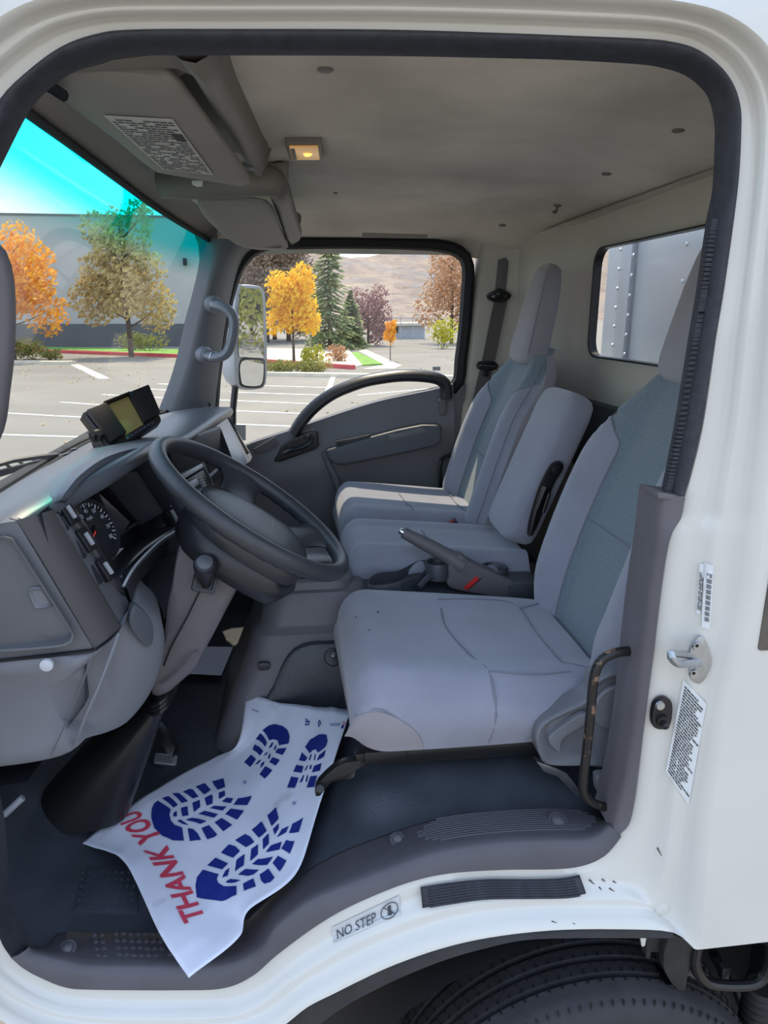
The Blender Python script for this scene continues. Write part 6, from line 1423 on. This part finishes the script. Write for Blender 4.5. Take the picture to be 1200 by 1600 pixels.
for k in range(3): ink('printed_stripe', LG([(1102, 255+k*13), (1140, 258+k*13), (1139, 263+k*13), (1101, 260+k*13)]), 'ink_red')
for c in ((383, 1223), (460, 1256)): ink('registered_mark', [(c[0]+3*math.cos(a), c[1]+3*math.sin(a)) for a in [6.283*k/10 for k in range(10)]], 'ink_pale')
ink('small_note', [(394, 1108), (405, 1112), (405, 1114), (394, 1110)], 'ink_pale')
# second plain sheet on the passenger floor
p2 = [at(288, 1052, z=.885), at(346, 1055, z=.885), at(364, 1011, z=.885), at(318, 1010, z=.885)]
tag(mk('paper_sheet', slab([p2[0], p2[1], p2[2], p2[3]], (0, 0, -.001), 0), 'paper_white', smooth=False), 'plain white sheet on the floor beyond the steering column', 'paper')
# ================================================================== near side hardware
gbr = tag(mk('grab_bar', tube(cr(w3((1010, 1017, .055), (985, 1017, .05), (958, 1021, .045), (938, 1034, .045), (928, 1060, .045), (923, 1110, .045), (917, 1170, .045), (911, 1225, .045), (916, 1246, .045), (932, 1257, .045), (955, 1262, .05), (985, 1262, .06)), 50), .0085, 10), 'worn_paint'), 'worn black grab bar in front of the rear door post', 'grab bar')
nbt = thing('driver_seat_belt', 'lower end of the driver belt behind the grab bar', 'seat belt', at(960, 1240, y=.10))
mk('webbing', strap(w3((975, 1100, .11), (970, 1150, .11), (962, 1215, .11)), .03, .003, (1, 0, 0)), 'mud_grey', nbt)
mk('anchor_bracket', slab(cr(w3((932, 1220, .10), (938, 1212, .10), (985, 1212, .10), (985, 1222, .10), (960, 1226, .10), (955, 1240, .10), (975, 1250, .10), (970, 1256, .10), (938, 1244, .10)), 30, True), (0, .02, 0), .003), 'dash_lower', nbt); mk('bracket_bolt', lathe([(.008, 0), (.008, .008), (.004, .01)], at(962, 1243, y=.095), (0, -1, 0), 8), 'steel', nbt)
def bodyoff(p, d): return p+V((0, -d, 0))
stn = V((-.30, -.92, .12)).normalized()
stk_ = thing('door_striker', 'bolted steel door striker loop on the white post', 'striker', at(1085, 1030, y=-.012))
YS = body_y(1090, 1030)-.001
pl_ = cr(ats([(1087, 993), (1098, 996), (1108, 1022), (1106, 1042), (1092, 1064), (1078, 1060), (1074, 1040), (1075, 1012)], YS), 40, True)
mk('plate', slab(pl_, (0, -.008, 0), .002), 'steel', stk_)
mk('loop', tube(cr([at(1076, 1024, y=YS-.006), at(1064, 1022, y=YS-.025), at(1050, 1021, y=YS-.045), at(1049, 1027, y=YS-.05), at(1060, 1037, y=YS-.048), at(1075, 1037, y=YS-.028), at(1092, 1036, y=YS-.006)], 30), .0065, 10), 'steel', stk_)
for p in ((1089, 1009), (1084, 1052)): mk('screw', lathe([(.009, 0), (.008, .004), (.004, .0045)], at(*p, y=YS-.008), (0, -1, 0), 14), 'steel', stk_); mk('screw_recess', lathe([(.003, 0), (.003, .0008)], at(*p, y=YS-.0122), (0, -1, 0), 6), 'black_matte', stk_)
sp = thing('door_switch', 'black courtesy light switch on the white post', 'switch', at(1030, 1110, y=-.01))
mk('base', slab(cr(ats([(1030, 1086), (1042, 1088), (1046, 1100), (1043, 1125), (1034, 1134), (1018, 1132), (1014, 1118), (1018, 1096)], -.004), 36, True), (0, -.012, 0), .003), 'black_plastic', sp)
mk('screw', lathe([(.0085, 0), (.007, .004), (.003, .0045)], at(1031, 1102, y=-.016), (0, -1, 0), 14), 'steel', sp); mk('plunger', lathe([(.011, 0), (.010, .006), (.007, .007), (.006, .018), (.003, .02)], at(1034, 1125, y=-.016), (-.1, -1, -.1), 14), 'black_plastic', sp)
s1, q1 = sticker('barcode_sticker', [(1096, 980), (1109, 984), (1116, 884), (1101, 879)], 'sticker_white', 'white barcode sticker above the door striker')
for k in range(46):
    w = .10+.78*k/46
    if (k*7) % 5 != 0: mk('bar', ([q1(.22, w)+V((0, -.002, 0)), q1(.78, w)+V((0, -.002, 0)), q1(.78, w+.010)+V((0, -.002, 0)), q1(.22, w+.010)+V((0, -.002, 0))], [(0, 1, 2, 3)]), 'ink_black', s1, smooth=False)
s2, q2_ = sticker('part_number_sticker', [(1088, 958), (1094, 960), (1101, 882), (1093, 880)], 'sticker_white', 'narrow white number sticker left of the barcode')
def fineprint(par, q, rows, seed, u0=.08, u1=.92, along=False, hgt=.5):
    rnd = random.Random(seed); b = []
    for r in range(rows):
        w = .03+.94*r/rows; e = rnd.uniform(.55, 1)*(u1-u0)+u0; h = .94/rows*hgt; u = u0
        while u < e:
            du = rnd.uniform(.05, .18); ue = min(u+du, e)
            b.append(([q(u, w)+V((0, -.002, 0)), q(ue, w)+V((0, -.002, 0)), q(ue, w+h)+V((0, -.002, 0)), q(u, w+h)+V((0, -.002, 0))], [(0, 1, 2, 3)])); u = ue+.02
    mk('fine_print', join(*b), 'ink_black', par, smooth=False)['kind'] = 'stuff'
fineprint(s2, (lambda a, b: q2_(b, a)), 3, 6)
s3_, q3_ = sticker('safety_sticker', [(1040, 1205), (1076, 1258), (1104, 1100), (1068, 1062)], 'sticker_white', 'tall sticker of fine print below the door striker')
fineprint(s3_, q3_, 30, 8, .06, .94)
# ================================================================== tyre and underside
TC = V((.55, 0, .305)); TR = .395
ty = thing('front_tyre', 'black ribbed front tyre under the cab', 'tyre', V((.53, .1, GZ)))
pr = [(-.035, .24), (-.045, .29), (-.045, .335), (-.030, .368), (-.012, .384), (0, .389)]
for gx in (.025, .062, .099, .136, .173): pr += [(gx-.007, .395), (gx-.004, .381), (gx+.004, .381), (gx+.007, .395)]
pr += [(.215, .389), (.235, .375), (.25, .33)]
L = []
for i in range(120):
    a = 2*math.pi*i/120; L.append([TC+V((math.cos(a)*r, y, math.sin(a)*r)) for y, r in pr])
mk('tread', loft(L, ring=True, cap=False, closed=False), 'tire_rubber', ty, angle=30)
sip = []
for gi, gx in enumerate((.025, .062, .099, .136, .173)):
    for i in range(96):
        a = 2*math.pi*(i+gi*.3)/96
        if math.sin(a) > .15:
            for s in (-1, 1):
                c = TC+V((math.cos(a)*.3955, gx+s*.010, math.sin(a)*.3955)); rot = Matrix.Rotation(-(a-math.pi/2), 3, 'Y'); sip.append(box(c, (.0035, .007, .0025), 0, rot=rot))
mk('sipes', join(*sip), 'black_matte', ty, smooth=False)['kind'] = 'stuff'
lug = []
for i in range(110):
    a = 2*math.pi*i/110
    if math.sin(a) > .2: c = TC+V((math.cos(a)*.376, -.0205, math.sin(a)*.376)); lug.append(box(c, (.0018, .008, .014), 0, rot=Matrix.Rotation(-(a-math.pi/2), 3, 'Y')))
mk('shoulder_notches', join(*lug), 'tire_side', ty, smooth=False)['kind'] = 'stuff'
for r in (.33, .318, .30): mk('sidewall_ridge', tube([TC+V((math.cos(a)*r, -.046, math.sin(a)*r)) for a in [2*math.pi*i/80 for i in range(80)]], .0022, 5, closed=True), 'tire_side', ty)
mk('hub', lathe([(.24, .03), (.23, .0), (.12, .03), (.10, .0), (.05, -.02), (.001, -.022)], TC+V((0, -.01, 0)), (0, 1, 0), 30), 'steel', ty)
struct(mk('wheel_well', loft([[TC+V((math.cos(a)*.58, y, math.sin(a)*.55+.02)) for a in [math.pi*(-.06+1.12*i/24) for i in range(25)]] for y in (-.03, .12, .30, .45)], cap=False, closed=False), 'black_matte', angle=60), 'dark wheel well over the tyre', 'wheel well')
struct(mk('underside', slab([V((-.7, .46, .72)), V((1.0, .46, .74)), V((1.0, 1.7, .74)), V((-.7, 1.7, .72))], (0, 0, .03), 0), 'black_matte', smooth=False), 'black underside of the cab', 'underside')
mf = thing('mud_guard', 'black plastic mud guard and splash strut behind the tyre', 'mud guard', at(1070, 1590, y=.02))
mk('flap', slab(cr(ats([(1046, 1462), (1052, 1460), (1078, 1474), (1082, 1490), (1075, 1525), (1070, 1548), (1056, 1544), (1040, 1520), (1037, 1495)], .0), 40, True), (0, .02, 0), .004), 'arch_rubber', mf)
mk('bracket', slab(ats([(1010, 1464), (1045, 1464), (1044, 1480), (1036, 1490), (1018, 1488), (1016, 1500), (1010, 1498)], .02), (0, .02, 0), .003), 'arch_rubber', mf)
mk('strut', slab(ats([(1038, 1537), (1052, 1540), (1100, 1602), (1130, 1650), (1110, 1650), (1080, 1602)], .01), (0, .05, 0), .004), 'black_gloss', mf); mk('splash_panel', slab(ats([(1054, 1545), (1078, 1518), (1100, 1540), (1140, 1570), (1170, 1650), (1130, 1650)], .05), (0, .02, 0), .004), 'mud_grey', mf)
mk('clip', slab(ats([(1001, 1466), (1010, 1466), (1008, 1478), (1003, 1480)], -.02), (0, .006, 0), .001), 'body_white', mf)
stp = tag(mk('step_loop', tube(cr(ats([(1090, 1478), (1086, 1500), (1092, 1522), (1108, 1536), (1140, 1540), (1175, 1538), (1194, 1526), (1204, 1500), (1206, 1470)], .0), 40), .0105, 10), 'black_paint'), 'bent black tube hanging below the rear corner of the cab', 'step')
ch = thing('chassis_frame', 'dark chassis parts below the rear corner of the cab', 'chassis', V((1.0, .3, .3)))
mk('frame_rail', box((1.65, .45, .45), (1.2, .08, .22), .01), 'black_paint', ch); mk('cross_link', tube(ats([(1115, 1490), (1135, 1530), (1160, 1600)], .2), .012, 8), 'black_paint', ch)
mk('dark_backing', box((1.08, .34, .42), (.62, .02, .62), .004), 'black_matte', ch); mk('bolt_plate', box(at(1131, 1517, y=.18), (.02, .02, .035), .003), 'steel', ch)  # black sheet added behind the step loop to darken the gaps
mk('air_hose', join(*[lathe([(.030, 0), (.036, .009), (.030, .018)], at(1190, 1540, y=.10)+V((0, 0, -.018*k)), (0, 0, -1), 16) for k in range(12)]), 'arch_rubber', ch)
mk('drum', lathe([(.10, 0), (.10, .3)], V((.95, .35, .35)), (0, 1, 0), 20), 'black_matte', ch)
